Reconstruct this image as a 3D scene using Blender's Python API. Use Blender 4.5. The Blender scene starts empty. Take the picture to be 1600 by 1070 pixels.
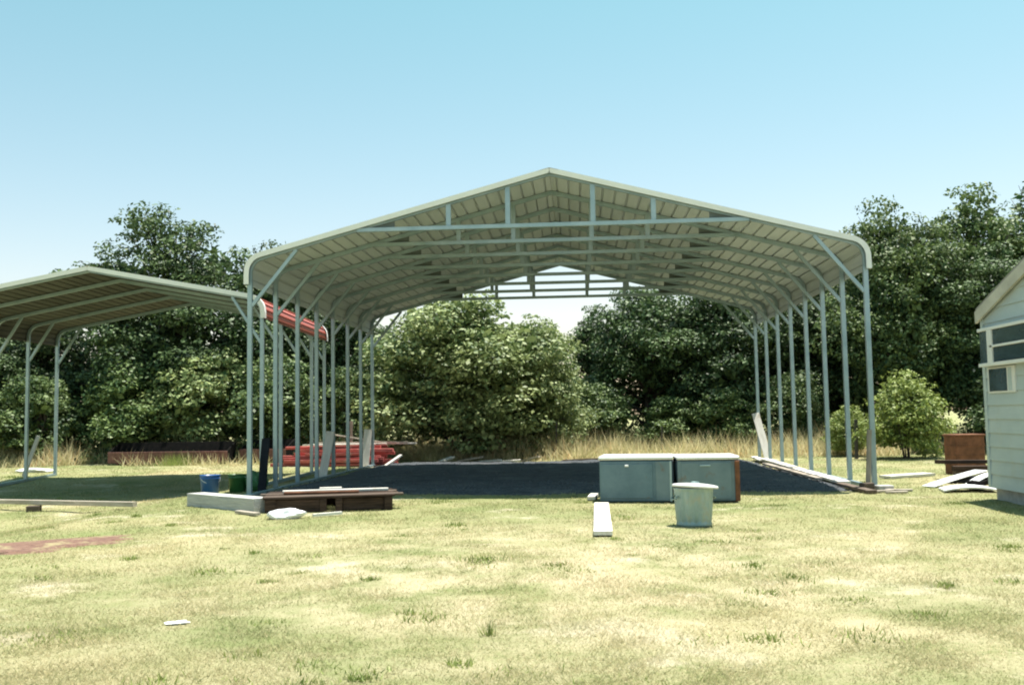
import bpy, bmesh, math, random
import numpy as np
from mathutils import Vector, Matrix, Euler

sc = bpy.context.scene
COL = sc.collection
R = math.radians

# ------------------------------------------------------------------ camera
YAW, PITCH, ROLL, FPX, CAM_H = -0.0644, 0.0753, -0.0167, 1538.3, 1.3464
fwd = Vector((math.sin(YAW) * math.cos(PITCH), math.cos(YAW) * math.cos(PITCH), math.sin(PITCH)))
right = Vector((math.cos(YAW), -math.sin(YAW), 0))
up = right.cross(fwd)
c_, s_ = math.cos(ROLL), math.sin(ROLL)
r2 = c_ * right + s_ * up
u2 = -s_ * right + c_ * up
cam_data = bpy.data.cameras.new('camera')
cam = bpy.data.objects.new('camera', cam_data)
COL.objects.link(cam)
mw = Matrix(((r2.x, u2.x, -fwd.x, 0), (r2.y, u2.y, -fwd.y, 0), (r2.z, u2.z, -fwd.z, CAM_H), (0, 0, 0, 1)))
cam.matrix_world = mw
cam_data.sensor_fit = 'HORIZONTAL'
cam_data.sensor_width = 36.0
cam_data.lens = 36.0 * FPX / 1600.0
cam_data.clip_start = 0.1
cam_data.clip_end = 3000
sc.camera = cam

# ------------------------------------------------------------------ light
SUN_DIR = Vector((0.18, 0.16, 1.0)).normalized()      # towards the sun
SUN_EL = math.asin(SUN_DIR.z)
SUN_AZ = math.atan2(SUN_DIR.x, SUN_DIR.y)
world = bpy.data.worlds.new('World')
sc.world = world
world.use_nodes = True
wn = world.node_tree.nodes
wl = world.node_tree.links
bg = wn['Background']
sky = wn.new('ShaderNodeTexSky')
sky.sky_type = 'NISHITA'
sky.sun_disc = False
sky.sun_elevation = SUN_EL
sky.sun_rotation = SUN_AZ
sky.altitude = 50
sky.air_density = 1.0
sky.dust_density = 1.2
sky.ozone_density = 1.0
tint = wn.new('ShaderNodeMix')              # the print's cyan cast on the whole sky
tint.data_type = 'RGBA'
tint.blend_type = 'MULTIPLY'
tint.inputs[0].default_value = 1.0
wtc = wn.new('ShaderNodeTexCoord')
wsep = wn.new('ShaderNodeSeparateXYZ')
wl.new(wtc.outputs['Generated'], wsep.inputs[0])
wramp = wn.new('ShaderNodeValToRGB')         # milky towards the horizon, cyan above
wramp.color_ramp.elements[0].position = 0.10
wramp.color_ramp.elements[0].color = (1.40 / 1.4, 1.16 / 1.4, 0.97 / 1.4, 1)
wramp.color_ramp.elements[1].position = 0.42
wramp.color_ramp.elements[1].color = (0.98 / 1.4, 1.33 / 1.4, 0.98 / 1.4, 1)
wl.new(wsep.outputs['Z'], wramp.inputs[0])
wl.new(wramp.outputs[0], tint.inputs[7])
wl.new(sky.outputs[0], tint.inputs[6])
wl.new(tint.outputs[2], bg.inputs[0])
bg.inputs[1].default_value = 0.095 * 1.4

sun_data = bpy.data.lights.new('sun', 'SUN')
sun_data.energy = 5.0
sun_data.angle = R(0.53)
sun_data.color = (1.0, 0.95, 0.86)
sun = bpy.data.objects.new('sun', sun_data)
COL.objects.link(sun)
sun.location = (0, 0, 40)
sun.rotation_euler = SUN_DIR.to_track_quat('Z', 'Y').to_euler()

sc.render.engine = 'CYCLES'
sc.view_settings.view_transform = 'Standard'
sc.view_settings.look = 'None'
sc.view_settings.exposure = 0.95
sc.view_settings.gamma = 1.0
sc.view_settings.use_curve_mapping = False
sc.cycles.use_denoising = True
sc.cycles.max_bounces = 8
sc.cycles.diffuse_bounces = 1
sc.cycles.filter_width = 2.0

rng = random.Random(8)
nrng = np.random.default_rng(8)


# ------------------------------------------------------------------ materials
def mat(name, c1, c2=None, scale=4.0, rough=0.7, metal=0.0, stretch=(1, 1, 1), detail=5.0, bump=0.0, bump_scale=None,
        stain=None, stain_scale=2.0, stain_lo=0.52, stain_hi=0.68, rand=0.0, spec=0.5):
    m = bpy.data.materials.new(name)
    m.use_nodes = True
    n, l = m.node_tree.nodes, m.node_tree.links
    b = n['Principled BSDF']
    b.inputs['Roughness'].default_value = rough
    b.inputs['Metallic'].default_value = metal
    b.inputs['Specular IOR Level'].default_value = spec
    tc = n.new('ShaderNodeTexCoord')
    mp = n.new('ShaderNodeMapping')
    mp.inputs['Scale'].default_value = stretch
    l.new(tc.outputs['Object'], mp.inputs[0])
    nz = n.new('ShaderNodeTexNoise')
    nz.inputs['Scale'].default_value = scale
    nz.inputs['Detail'].default_value = detail
    nz.inputs['Roughness'].default_value = 0.65
    l.new(mp.outputs[0], nz.inputs['Vector'])
    rp = n.new('ShaderNodeValToRGB')
    rp.color_ramp.elements[0].position = 0.32
    rp.color_ramp.elements[1].position = 0.68
    rp.color_ramp.elements[0].color = (*c1, 1)
    rp.color_ramp.elements[1].color = (*(c2 or tuple(x * 1.25 for x in c1)), 1)
    l.new(nz.outputs[0], rp.inputs[0])
    out = rp.outputs[0]
    if stain:
        n2 = n.new('ShaderNodeTexNoise')
        n2.inputs['Scale'].default_value = stain_scale
        n2.inputs['Detail'].default_value = 8
        n2.inputs['Roughness'].default_value = 0.7
        l.new(tc.outputs['Object'], n2.inputs['Vector'])
        mr = n.new('ShaderNodeMapRange')
        mr.inputs[1].default_value = stain_lo
        mr.inputs[2].default_value = stain_hi
        l.new(n2.outputs[0], mr.inputs[0])
        mx = n.new('ShaderNodeMix')
        mx.data_type = 'RGBA'
        l.new(mr.outputs[0], mx.inputs[0])
        l.new(out, mx.inputs[6])
        mx.inputs[7].default_value = (*stain, 1)
        out = mx.outputs[2]
    if rand:
        oi = n.new('ShaderNodeObjectInfo')
        mr2 = n.new('ShaderNodeMapRange')
        mr2.inputs[3].default_value = 1 - rand
        mr2.inputs[4].default_value = 1 + rand
        l.new(oi.outputs['Random'], mr2.inputs[0])
        hv = n.new('ShaderNodeHueSaturation')
        l.new(mr2.outputs[0], hv.inputs['Value'])
        l.new(out, hv.inputs['Color'])
        out = hv.outputs[0]
    l.new(out, b.inputs['Base Color'])
    if bump:
        bp = n.new('ShaderNodeBump')
        bp.inputs['Strength'].default_value = bump
        bp.inputs['Distance'].default_value = 0.02
        if bump_scale:
            n3 = n.new('ShaderNodeTexNoise')
            n3.inputs['Scale'].default_value = bump_scale
            n3.inputs['Detail'].default_value = 6
            l.new(mp.outputs[0], n3.inputs['Vector'])
            l.new(n3.outputs[0], bp.inputs['Height'])
        else:
            l.new(nz.outputs[0], bp.inputs['Height'])
        l.new(bp.outputs[0], b.inputs['Normal'])
    return m


def leaf_mat(name, dark, light, dry=None, trans=0.22):
    m = bpy.data.materials.new(name)
    m.use_nodes = True
    n, l = m.node_tree.nodes, m.node_tree.links
    b = n['Principled BSDF']
    out = n['Material Output']
    b.inputs['Roughness'].default_value = 0.55
    b.inputs['Specular IOR Level'].default_value = 0.35
    geo = n.new('ShaderNodeNewGeometry')
    tc = n.new('ShaderNodeTexCoord')
    n1 = n.new('ShaderNodeTexNoise')
    n1.inputs['Scale'].default_value = 0.9
    n1.inputs['Detail'].default_value = 4
    l.new(tc.outputs['Object'], n1.inputs['Vector'])
    ad = n.new('ShaderNodeMath')
    ad.operation = 'MULTIPLY_ADD'
    l.new(geo.outputs['Random Per Island'], ad.inputs[0])
    ad.inputs[1].default_value = 0.55
    l.new(n1.outputs[0], ad.inputs[2])
    rp = n.new('ShaderNodeValToRGB')
    rp.color_ramp.elements[0].position = 0.45
    rp.color_ramp.elements[1].position = 1.05 if False else 1.0
    rp.color_ramp.elements[0].color = (*dark, 1)
    rp.color_ramp.elements[1].color = (*light, 1)
    if dry:
        e = rp.color_ramp.elements.new(0.97)
        e.color = (*light, 1)
        rp.color_ramp.elements[2].color = (*dry, 1)
    l.new(ad.outputs[0], rp.inputs[0])
    oi = n.new('ShaderNodeObjectInfo')
    mr = n.new('ShaderNodeMapRange')
    mr.inputs[3].default_value = 0.85
    mr.inputs[4].default_value = 1.15
    l.new(oi.outputs['Random'], mr.inputs[0])
    hv = n.new('ShaderNodeHueSaturation')
    l.new(mr.outputs[0], hv.inputs['Value'])
    l.new(rp.outputs[0], hv.inputs['Color'])
    l.new(hv.outputs[0], b.inputs['Base Color'])
    tr = n.new('ShaderNodeBsdfTranslucent')
    l.new(hv.outputs[0], tr.inputs[0])
    mx = n.new('ShaderNodeMixShader')
    mx.inputs[0].default_value = trans
    l.new(b.outputs[0], mx.inputs[1])
    l.new(tr.outputs[0], mx.inputs[2])
    l.new(mx.outputs[0], out.inputs[0])
    return m


def lawn_mat(name, blades):
    """green / straw / bare-earth patches in world metres, shared by the soil and the blades that stand on it"""
    m = bpy.data.materials.new(name)
    m.use_nodes = True
    n, l = m.node_tree.nodes, m.node_tree.links
    b = n['Principled BSDF']
    b.inputs['Roughness'].default_value = 0.9
    b.inputs['Specular IOR Level'].default_value = 0.15
    tc = n.new('ShaderNodeTexCoord')
    sep = n.new('ShaderNodeMapping')
    sep.inputs['Scale'].default_value = (1, 1, 0)
    l.new(tc.outputs['Object'], sep.inputs[0])

    def noise(s, d, r=0.6, off=0):
        nz = n.new('ShaderNodeTexNoise')
        nz.inputs['Scale'].default_value = s
        nz.inputs['Detail'].default_value = d
        nz.inputs['Roughness'].default_value = r
        mp = n.new('ShaderNodeMapping')
        mp.inputs['Location'].default_value = (off, off * 1.7, 0)
        l.new(sep.outputs[0], mp.inputs[0])
        l.new(mp.outputs[0], nz.inputs['Vector'])
        return nz.outputs[0]

    def rng_(v, a, c, lo=0, hi=1):
        mr = n.new('ShaderNodeMapRange')
        mr.inputs[1].default_value = a
        mr.inputs[2].default_value = c
        mr.inputs[3].default_value = lo
        mr.inputs[4].default_value = hi
        l.new(v, mr.inputs[0])
        return mr.outputs[0]

    def mix(f, a, c):
        mx = n.new('ShaderNodeMix')
        mx.data_type = 'RGBA'
        l.new(f, mx.inputs[0])
        for s, i in ((a, 6), (c, 7)):
            if isinstance(s, tuple):
                mx.inputs[i].default_value = (*s, 1)
            else:
                l.new(s, mx.inputs[i])
        return mx.outputs[2]
    k = 1.0 if blades else 0.92
    green = tuple(x * k for x in (0.25, 0.285, 0.115))
    dgreen = tuple(x * k for x in (0.21, 0.245, 0.095))
    straw = tuple(x * k for x in (0.56, 0.475, 0.285))
    pale = tuple(x * k for x in (0.70, 0.62, 0.46))
    fine = mix(rng_(noise(26, 4, 0.7, 3), 0.38, 0.66), green, straw)
    fine2 = mix(rng_(noise(1.1, 5, 0.62, 11), 0.50, 0.66), green, dgreen)
    a = mix(rng_(noise(0.42, 6, 0.62, 5.3), 0.40, 0.60), fine2, fine)
    c = mix(rng_(noise(0.23, 5, 0.6, 21), 0.53, 0.70), a, straw)
    # worn, sun-bleached middle of the yard, broken up by noise
    dist = n.new('ShaderNodeVectorMath')
    dist.operation = 'DISTANCE'
    l.new(sep.outputs[0], dist.inputs[0])
    dist.inputs[1].default_value = (0.2, 8.6, 0)
    worn = n.new('ShaderNodeMath')
    worn.operation = 'MULTIPLY'
    l.new(rng_(dist.outputs['Value'], 1.5, 6.0, 1.0, 0.0), worn.inputs[0])
    l.new(rng_(noise(1.3, 6, 0.7, 51), 0.38, 0.60), worn.inputs[1])
    c = mix(worn.outputs[0], c, tuple((p + 2 * q) / 3 for p, q in zip(pale, straw)))
    d = mix(rng_(noise(0.8, 6, 0.66, 34), 0.57, 0.70), c, pale)
    if blades:
        geo = n.new('ShaderNodeNewGeometry')
        e = mix(rng_(geo.outputs['Random Per Island'], 0.55, 1.0, 0, 0.8), d, straw)
        f = mix(rng_(geo.outputs['Random Per Island'], 0.0, 0.3, 0.35, 0), e, dgreen)
        l.new(f, b.inputs['Base Color'])
        tr = n.new('ShaderNodeBsdfTranslucent')
        l.new(f, tr.inputs[0])
        ms = n.new('ShaderNodeMixShader')
        ms.inputs[0].default_value = 0.45
        l.new(b.outputs[0], ms.inputs[1])
        l.new(tr.outputs[0], ms.inputs[2])
        l.new(ms.outputs[0], n['Material Output'].inputs[0])
    else:
        e = mix(rng_(noise(60, 3, 0.7, 2), 0.35, 0.65, 0, 0.45), d, (0.17, 0.15, 0.075))
        l.new(e, b.inputs['Base Color'])
        bp = n.new('ShaderNodeBump')
        bp.inputs['Strength'].default_value = 0.8
        bp.inputs['Distance'].default_value = 0.03
        l.new(noise(40, 5, 0.7, 9), bp.inputs['Height'])
        l.new(bp.outputs[0], b.inputs['Normal'])
    return m


M = {}
M['lawn'] = lawn_mat('lawn_soil', False)
M['blade'] = lawn_mat('lawn_blades', True)
M['hay'] = leaf_mat('dry_meadow', (0.44, 0.41, 0.19), (0.74, 0.66, 0.42), (0.64, 0.47, 0.26), 0.5)
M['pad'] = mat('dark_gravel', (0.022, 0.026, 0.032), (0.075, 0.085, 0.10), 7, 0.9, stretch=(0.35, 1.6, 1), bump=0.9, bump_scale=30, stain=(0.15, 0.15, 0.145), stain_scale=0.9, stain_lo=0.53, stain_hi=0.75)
M['stones'] = mat('grey_stones', (0.05, 0.055, 0.062), (0.13, 0.135, 0.14), 5, 0.9)
M['darkwood'] = mat('black_wood', (0.020, 0.014, 0.011), (0.085, 0.055, 0.042), 5, 0.95, stretch=(0.6, 7, 7), bump=0.6, rand=0.3, spec=0.2)
M['shadewedge'] = mat('roof_shade_dark', (0.10, 0.125, 0.125), (0.16, 0.19, 0.19), 4, 0.7)  # shade colour for the added dark wedges at the chord ends
M['redsoil'] = mat('red_soil', (0.11, 0.055, 0.04), (0.22, 0.125, 0.09), 14, 0.95, bump=0.8, stain=(0.33, 0.29, 0.15), stain_scale=3)
M['galv'] = mat('galvanised_tube', (0.27, 0.37, 0.41), (0.38, 0.48, 0.52), 3, 0.36, 0.4, bump=0.0)
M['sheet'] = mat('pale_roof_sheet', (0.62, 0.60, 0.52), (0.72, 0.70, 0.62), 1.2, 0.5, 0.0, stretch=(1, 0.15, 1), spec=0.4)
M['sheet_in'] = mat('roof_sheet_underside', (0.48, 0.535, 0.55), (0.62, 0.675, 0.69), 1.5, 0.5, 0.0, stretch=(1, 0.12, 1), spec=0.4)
M['trim'] = mat('white_trim', (0.78, 0.78, 0.76), (0.84, 0.84, 0.82), 3, 0.45)
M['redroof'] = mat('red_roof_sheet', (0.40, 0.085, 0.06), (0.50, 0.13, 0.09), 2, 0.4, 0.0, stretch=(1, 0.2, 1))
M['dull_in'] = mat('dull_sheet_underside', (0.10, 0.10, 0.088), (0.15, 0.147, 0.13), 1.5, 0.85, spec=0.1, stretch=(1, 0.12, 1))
M['wood'] = mat('weathered_wood', (0.24, 0.20, 0.16), (0.48, 0.42, 0.35), 5, 0.85, stretch=(0.6, 7, 7), bump=0.5, rand=0.25)
M['oldwood'] = mat('dark_old_wood', (0.055, 0.040, 0.030), (0.17, 0.125, 0.095), 5, 0.9, stretch=(0.6, 7, 7), bump=0.6, rand=0.3)
M['palewood'] = mat('bleached_board', (0.60, 0.56, 0.50), (0.80, 0.77, 0.71), 5, 0.8, stretch=(0.5, 6, 6), bump=0.3, rand=0.1, stain=(0.42, 0.36, 0.28), stain_scale=2.5, stain_lo=0.6)
M['greywood'] = mat('grey_timber', (0.33, 0.33, 0.32), (0.58, 0.57, 0.54), 5, 0.85, stretch=(0.5, 8, 8), bump=0.6)
M['redwood'] = mat('red_painted_board', (0.42, 0.065, 0.062), (0.64, 0.18, 0.16), 5, 0.7, stretch=(0.5, 5, 5), bump=0.3, rand=0.3, stain=(0.55, 0.33, 0.28), stain_scale=3, stain_lo=0.58)
M['rust'] = mat('rusty_steel', (0.13, 0.055, 0.045), (0.25, 0.115, 0.095), 6, 0.85, 0.0, bump=0.4, stain=(0.10, 0.045, 0.035), stain_scale=5)
M['brownrust'] = mat('brown_rust', (0.11, 0.045, 0.022), (0.25, 0.10, 0.05), 7, 0.9, 0.0, bump=0.5)
M['tar'] = mat('black_tarred_steel', (0.005, 0.005, 0.005), (0.014, 0.012, 0.011), 8, 0.95, spec=0.1, stain=(0.06, 0.025, 0.02), stain_scale=4, stain_lo=0.68, stain_hi=0.8)
M['enamel'] = mat('grey_blue_enamel', (0.075, 0.145, 0.19), (0.13, 0.215, 0.26), 3, 0.35, stain=(0.19, 0.11, 0.07), stain_scale=5, stain_lo=0.62, stain_hi=0.76)
M['enamel2'] = mat('pale_blue_enamel', (0.11, 0.175, 0.205), (0.17, 0.24, 0.27), 3, 0.4, stain=(0.16, 0.12, 0.09), stain_scale=4, stain_lo=0.58, stain_hi=0.72)
M['white_enamel'] = mat('white_enamel', (0.74, 0.74, 0.74), (0.82, 0.82, 0.81), 4, 0.4, stain=(0.55, 0.45, 0.36), stain_scale=4, stain_lo=0.64)
M['zinc'] = mat('zinc_bin', (0.20, 0.30, 0.31), (0.34, 0.44, 0.43), 6, 0.42, 0.35, stretch=(1, 1, 0.4), stain=(0.33, 0.36, 0.30), stain_scale=6)
M['blue'] = mat('blue_plastic', (0.02, 0.09, 0.30), (0.03, 0.12, 0.36), 4, 0.4)
M['green'] = mat('green_plastic', (0.02, 0.10, 0.03), (0.04, 0.15, 0.05), 4, 0.45)
M['black'] = mat('black_board', (0.008, 0.009, 0.012), (0.018, 0.02, 0.025), 4, 0.9, spec=0.15)
M['bag'] = mat('white_plastic_sheet', (0.78, 0.78, 0.80), (0.86, 0.86, 0.87), 5, 0.35)
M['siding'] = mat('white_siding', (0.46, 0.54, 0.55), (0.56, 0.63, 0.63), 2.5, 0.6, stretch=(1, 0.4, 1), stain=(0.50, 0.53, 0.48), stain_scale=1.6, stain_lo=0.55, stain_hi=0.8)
M['shingle'] = mat('grey_roofing', (0.20, 0.19, 0.17), (0.33, 0.31, 0.27), 9, 0.9, bump=0.4)
M['rake'] = mat('aged_trim_board', (0.42, 0.40, 0.34), (0.60, 0.57, 0.48), 4, 0.8, stretch=(1, 0.5, 1))
M['concrete'] = mat('concrete', (0.36, 0.35, 0.33), (0.52, 0.51, 0.48), 8, 0.9, bump=0.4)
M['bark'] = mat('bark', (0.045, 0.035, 0.028), (0.12, 0.10, 0.08), 8, 0.95, stretch=(3, 3, 0.6), bump=0.8)
M['steelpost'] = mat('old_post', (0.30, 0.32, 0.33), (0.46, 0.47, 0.47), 6, 0.7)
M['darkpost'] = mat('dark_post', (0.05, 0.045, 0.04), (0.10, 0.09, 0.08), 6, 0.9)
gl = bpy.data.materials.new('dark_window_glass')
gl.use_nodes = True
_b = gl.node_tree.nodes['Principled BSDF']
_n = gl.node_tree.nodes.new('ShaderNodeTexNoise')
_n.inputs['Scale'].default_value = 3
_r = gl.node_tree.nodes.new('ShaderNodeValToRGB')
_r.color_ramp.elements[0].color = (0.012, 0.03, 0.05, 1)
_r.color_ramp.elements[1].color = (0.05, 0.09, 0.12, 1)
gl.node_tree.links.new(_n.outputs[0], _r.inputs[0])
gl.node_tree.links.new(_r.outputs[0], _b.inputs['Base Color'])
_b.inputs['Roughness'].default_value = 0.12
M['glass'] = gl
M['leaf_dark'] = leaf_mat('leaf_dark_evergreen', (0.010, 0.030, 0.012), (0.125, 0.185, 0.070))
M['leaf_mid'] = leaf_mat('leaf_mid_green', (0.022, 0.060, 0.020), (0.185, 0.25, 0.085))
M['leaf_olive'] = leaf_mat('leaf_olive', (0.065, 0.115, 0.035), (0.36, 0.42, 0.175))
M['leaf_light'] = leaf_mat('leaf_light_green', (0.12, 0.175, 0.035), (0.33, 0.385, 0.11))


# ------------------------------------------------------------------ helpers
def link(name, data, parent=None, loc=None, rot=None):
    o = bpy.data.objects.new(name, data)
    COL.objects.link(o)
    if parent:
        o.parent = parent
    if loc is not None:
        o.location = loc
    if rot is not None:
        o.rotation_euler = rot
    return o


def tag(o, label=None, cat=None, group=None, kind=None):
    if label:
        o['label'] = label
    if cat:
        o['category'] = cat
    if group:
        o['group'] = group
    if kind:
        o['kind'] = kind
    return o


def thing(name, label, cat, loc=(0, 0, 0), rot=(0, 0, 0), group=None):
    return tag(link(name, None, None, loc, rot), label, cat, group)


def mesh_from(verts, faces, mats, smooth=False, fm=None):
    me = bpy.data.meshes.new('mesh')
    me.from_pydata([tuple(v) for v in verts], [], faces)
    for m in (mats if isinstance(mats, (list, tuple)) else [mats]):
        me.materials.append(M[m])
    if fm:
        me.polygons.foreach_set('material_index', fm)
    if smooth:
        me.polygons.foreach_set('use_smooth', [True] * len(me.polygons))
    me.update()
    return me


def big_mesh(verts, nper, matname):
    """many separate n-gons from one (N*nper,3) array"""
    me = bpy.data.meshes.new('mesh')
    nv = len(verts)
    nf = nv // nper
    me.vertices.add(nv)
    me.vertices.foreach_set('co', verts.astype(np.float32).ravel())
    me.loops.add(nv)
    me.loops.foreach_set('vertex_index', np.arange(nv, dtype=np.int32))
    me.polygons.add(nf)
    me.polygons.foreach_set('loop_start', np.arange(0, nv, nper, dtype=np.int32))
    me.materials.append(M[matname])
    me.update(calc_edges=True)
    me.validate()
    return me


def box_bm(bm, c, s, rot=None, bevel=0.0):
    mtx = Matrix.Translation(c) @ (rot.to_matrix().to_4x4() if rot is not None else Matrix.Identity(4)) @ Matrix.Diagonal((s[0], s[1], s[2], 1))
    g = bmesh.ops.create_cube(bm, size=1.0, matrix=mtx)
    if bevel:
        es = list({e for v in g['verts'] for e in v.link_edges})
        bmesh.ops.bevel(bm, geom=es, offset=bevel, segments=1, affect='EDGES')


def bm_mesh(bm, matname, smooth=False):
    me = bpy.data.meshes.new('mesh')
    bm.to_mesh(me)
    bm.free()
    me.materials.append(M[matname])
    if smooth:
        me.polygons.foreach_set('use_smooth', [True] * len(me.polygons))
    return me


def box_mesh(s, matname, bevel=0.004, c=(0, 0, 0)):
    bm = bmesh.new()
    box_bm(bm, Vector(c), s, None, bevel)
    return bm_mesh(bm, matname)


def bar_mesh(p, q, w, d, matname, bevel=0.004):
    """square bar from p to q; w across (horizontal), d the other way"""
    p, q = Vector(p), Vector(q)
    ax = (q - p)
    L = ax.length
    z = ax.normalized()
    ref = Vector((0, 1, 0)) if abs(z.y) < 0.9 else Vector((1, 0, 0))
    x = ref.cross(z).normalized()
    y = z.cross(x)
    bm = bmesh.new()
    mt = Matrix((x, y, z)).transposed().to_4x4()
    mt.translation = (p + q) / 2
    bmesh.ops.create_cube(bm, size=1.0, matrix=mt @ Matrix.Diagonal((w, d, L, 1)))
    if bevel:
        bmesh.ops.bevel(bm, geom=list(bm.edges), offset=bevel, segments=1, affect='EDGES')
    return bm_mesh(bm, matname)


def ring_tube(points, radii, matname, seg=8, smooth=True, cap=True, flat=None):
    """round tube through points with a radius at each"""
    vs, fs = [], []
    n = len(points)
    pts = [Vector(p) for p in points]
    prev = None
    for i, p in enumerate(pts):
        t = (pts[min(i + 1, n - 1)] - pts[max(i - 1, 0)]).normalized()
        ref = prev if prev is not None else (Vector((1, 0, 0)) if abs(t.x) < 0.9 else Vector((0, 1, 0)))
        x = (ref - t * ref.dot(t)).normalized()
        prev = x
        y = t.cross(x)
        for k in range(seg):
            a = 2 * math.pi * k / seg
            vs.append(p + (x * math.cos(a) + y * math.sin(a)) * radii[i])
    for i in range(n - 1):
        for k in range(seg):
            a, b = i * seg + k, i * seg + (k + 1) % seg
            fs.append((a, b, b + seg, a + seg))
    if cap:
        fs.append(tuple(reversed(range(seg))))
        fs.append(tuple(range((n - 1) * seg, n * seg)))
    return vs, fs


def lathe(profile, matname, seg=40, ribs=0.0, nribs=0, smooth=True, rib_from=None, rib_to=None):
    vs, fs = [], []
    for r, z in profile:
        for k in range(seg):
            a = 2 * math.pi * k / seg
            rr = r
            if ribs and rib_from <= z <= rib_to:
                rr = r + ribs * math.sin(a * nribs)
            vs.append((rr * math.cos(a), rr * math.sin(a), z))
    n = len(profile)
    for i in range(n - 1):
        for k in range(seg):
            a, b = i * seg + k, i * seg + (k + 1) % seg
            fs.append((a, b, b + seg, a + seg))
    fs.append(tuple(reversed(range(seg))))
    fs.append(tuple(range((n - 1) * seg, n * seg)))
    return mesh_from(vs, fs, matname, smooth)


def sst(t):
    t = np.clip(t, 0, 1)
    return t * t * (3 - 2 * t)


def zg(x, y):
    """lie of the land: a shallow dip around the smaller carport, soft unevenness everywhere"""
    dip = -0.18 * sst((-6.6 - x) / 2.0) * sst((26 - y) / 5.0) * sst((y - 8.5) / 5.0)
    und = 0.018 * np.sin(x * 1.3 + 0.6 * np.sin(y * 0.7)) * np.cos(y * 1.1 + 0.5 * np.sin(x * 0.9))
    return dip + und * sst((y - 3) / 3)


def zgf(x, y):
    return float(zg(np.float64(x), np.float64(y)))


# ------------------------------------------------------------------ ground
def axis(lo, hi, a, b, step):
    inner = np.arange(a, b + 1e-6, step)
    left = a - np.geomspace(step, a - lo, 22)[::-1]
    right = b + np.geomspace(step, hi - b, 22)
    return np.concatenate([left, inner, right])


gx = axis(-900, 900, -18, 14, 0.25)
gy = axis(-300, 1800, 3, 34, 0.25)
X, Y = np.meshgrid(gx, gy)
Z = zg(X, Y) + nrng.normal(0, 0.004, X.shape)
nx, ny = len(gx), len(gy)
gv = np.stack([X, Y, Z], -1).reshape(-1, 3)
gf = [(j * nx + i, j * nx + i + 1, (j + 1) * nx + i + 1, (j + 1) * nx + i) for j in range(ny - 1) for i in range(nx - 1)]
ground = link('ground', mesh_from(gv, gf, 'lawn', True))
tag(ground, 'dry mown grass ground of the clearing', None, None, 'structure')

# dark gravel pad under the large carport
PX0, PX1, PY0, PY1 = -5.72, 4.72, 17.35, 29.0
pxs = np.linspace(PX0, PX1, 64)
pys = np.linspace(PY0, PY1, 70)
PXm, PYm = np.meshgrid(pxs, pys)
edge = np.minimum(np.minimum(PXm - PX0, PX1 - PXm), np.minimum(PYm - PY0, PY1 - PYm))
PZ = zg(PXm, PYm) + 0.045 * sst(edge / 0.35) - 0.012 * (edge <= 0) + nrng.normal(0, 0.008, PXm.shape) * (edge > 0.01) + 0.014
jit = (edge < 0.01)
PXm = PXm + jit * nrng.normal(0, 0.06, PXm.shape)
PYm = PYm + jit * nrng.normal(0, 0.07, PXm.shape)
pv = np.stack([PXm, PYm, PZ], -1).reshape(-1, 3)
pf = [(j * 64 + i, j * 64 + i + 1, (j + 1) * 64 + i + 1, (j + 1) * 64 + i) for j in range(69) for i in range(63)]
tag(link('gravel_pad', mesh_from(pv, pf, 'pad', True)), 'dark gravel pad under the large carport', None, None, 'structure')


def patch(name, cx, cy, rx, ry, ang, matname, seed, lift=0.012):
    r = np.random.default_rng(seed)
    n, m = 48, 7
    ph = r.uniform(0, 6.28, 6)
    vs = [(cx, cy, zgf(cx, cy) + lift + 0.02)]
    for j in range(1, m + 1):
        for k in range(n):
            a = 2 * math.pi * k / n
            w = 1 + 0.18 * math.sin(3 * a + ph[0]) + 0.13 * math.sin(5 * a + ph[1]) + 0.09 * math.sin(9 * a + ph[2]) + r.normal(0, 0.05)
            t = j / m
            x, y = rx * t * w * math.cos(a), ry * t * w * math.sin(a)
            wx = cx + x * math.cos(ang) - y * math.sin(ang)
            wy = cy + x * math.sin(ang) + y * math.cos(ang)
            z = zgf(wx, wy) + (lift + 0.02 * (1 - t * t) + r.normal(0, 0.004) if j < m else -0.004)
            vs.append((wx, wy, z))
    fs = [(0, 1 + k, 1 + (k + 1) % n) for k in range(n)]
    for j in range(m - 1):
        for k in range(n):
            a, b = 1 + j * n + k, 1 + j * n + (k + 1) % n
            fs.append((a, a + n, b + n, b))
    o = link(name, mesh_from(vs, fs, matname, True))
    return tag(o, None, None, None, 'structure')


patch('bare_earth', -6.45, 10.65, 1.5, 0.62, 0.42, 'redsoil', 4)['label'] = 'streak of bare reddish earth in the lawn'


# ------------------------------------------------------------------ carports
def path_points(hw, hp, slope, drop):
    """half roof section from ridge to the lower edge of the eave sheet: (offset from ridge, z)"""
    xs = hw - 0.26
    z0 = hp - slope * xs
    pts = [(0, hp), (xs, z0)]
    for k in range(1, 6):
        a = k / 5 * (math.pi / 2 - math.atan(slope))
        ang = math.atan(slope) + a
        # arc tangent to the slope, radius 0.32
        r = 0.33
        cx = xs - r * math.sin(math.atan(slope))
        cz = z0 - r * math.cos(math.atan(slope))
        pts.append((cx + r * math.sin(ang), cz + r * math.cos(ang)))
    pts.append((pts[-1][0], pts[-1][1] - drop))
    return pts


def along(pts, s):
    """point and outward normal at distance s along the section"""
    for i in range(len(pts) - 1):
        (x0, z0), (x1, z1) = pts[i], pts[i + 1]
        L = math.hypot(x1 - x0, z1 - z0)
        if s <= L or i == len(pts) - 2:
            t = s / L
            dx, dz = (x1 - x0) / L, (z1 - z0) / L
            return (x0 + dx * s, z0 + dz * s), (-dz, dx)
        s -= L


def plen(pts):
    return sum(math.hypot(pts[i + 1][0] - pts[i][0], pts[i + 1][1] - pts[i][1]) for i in range(len(pts) - 1))


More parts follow.
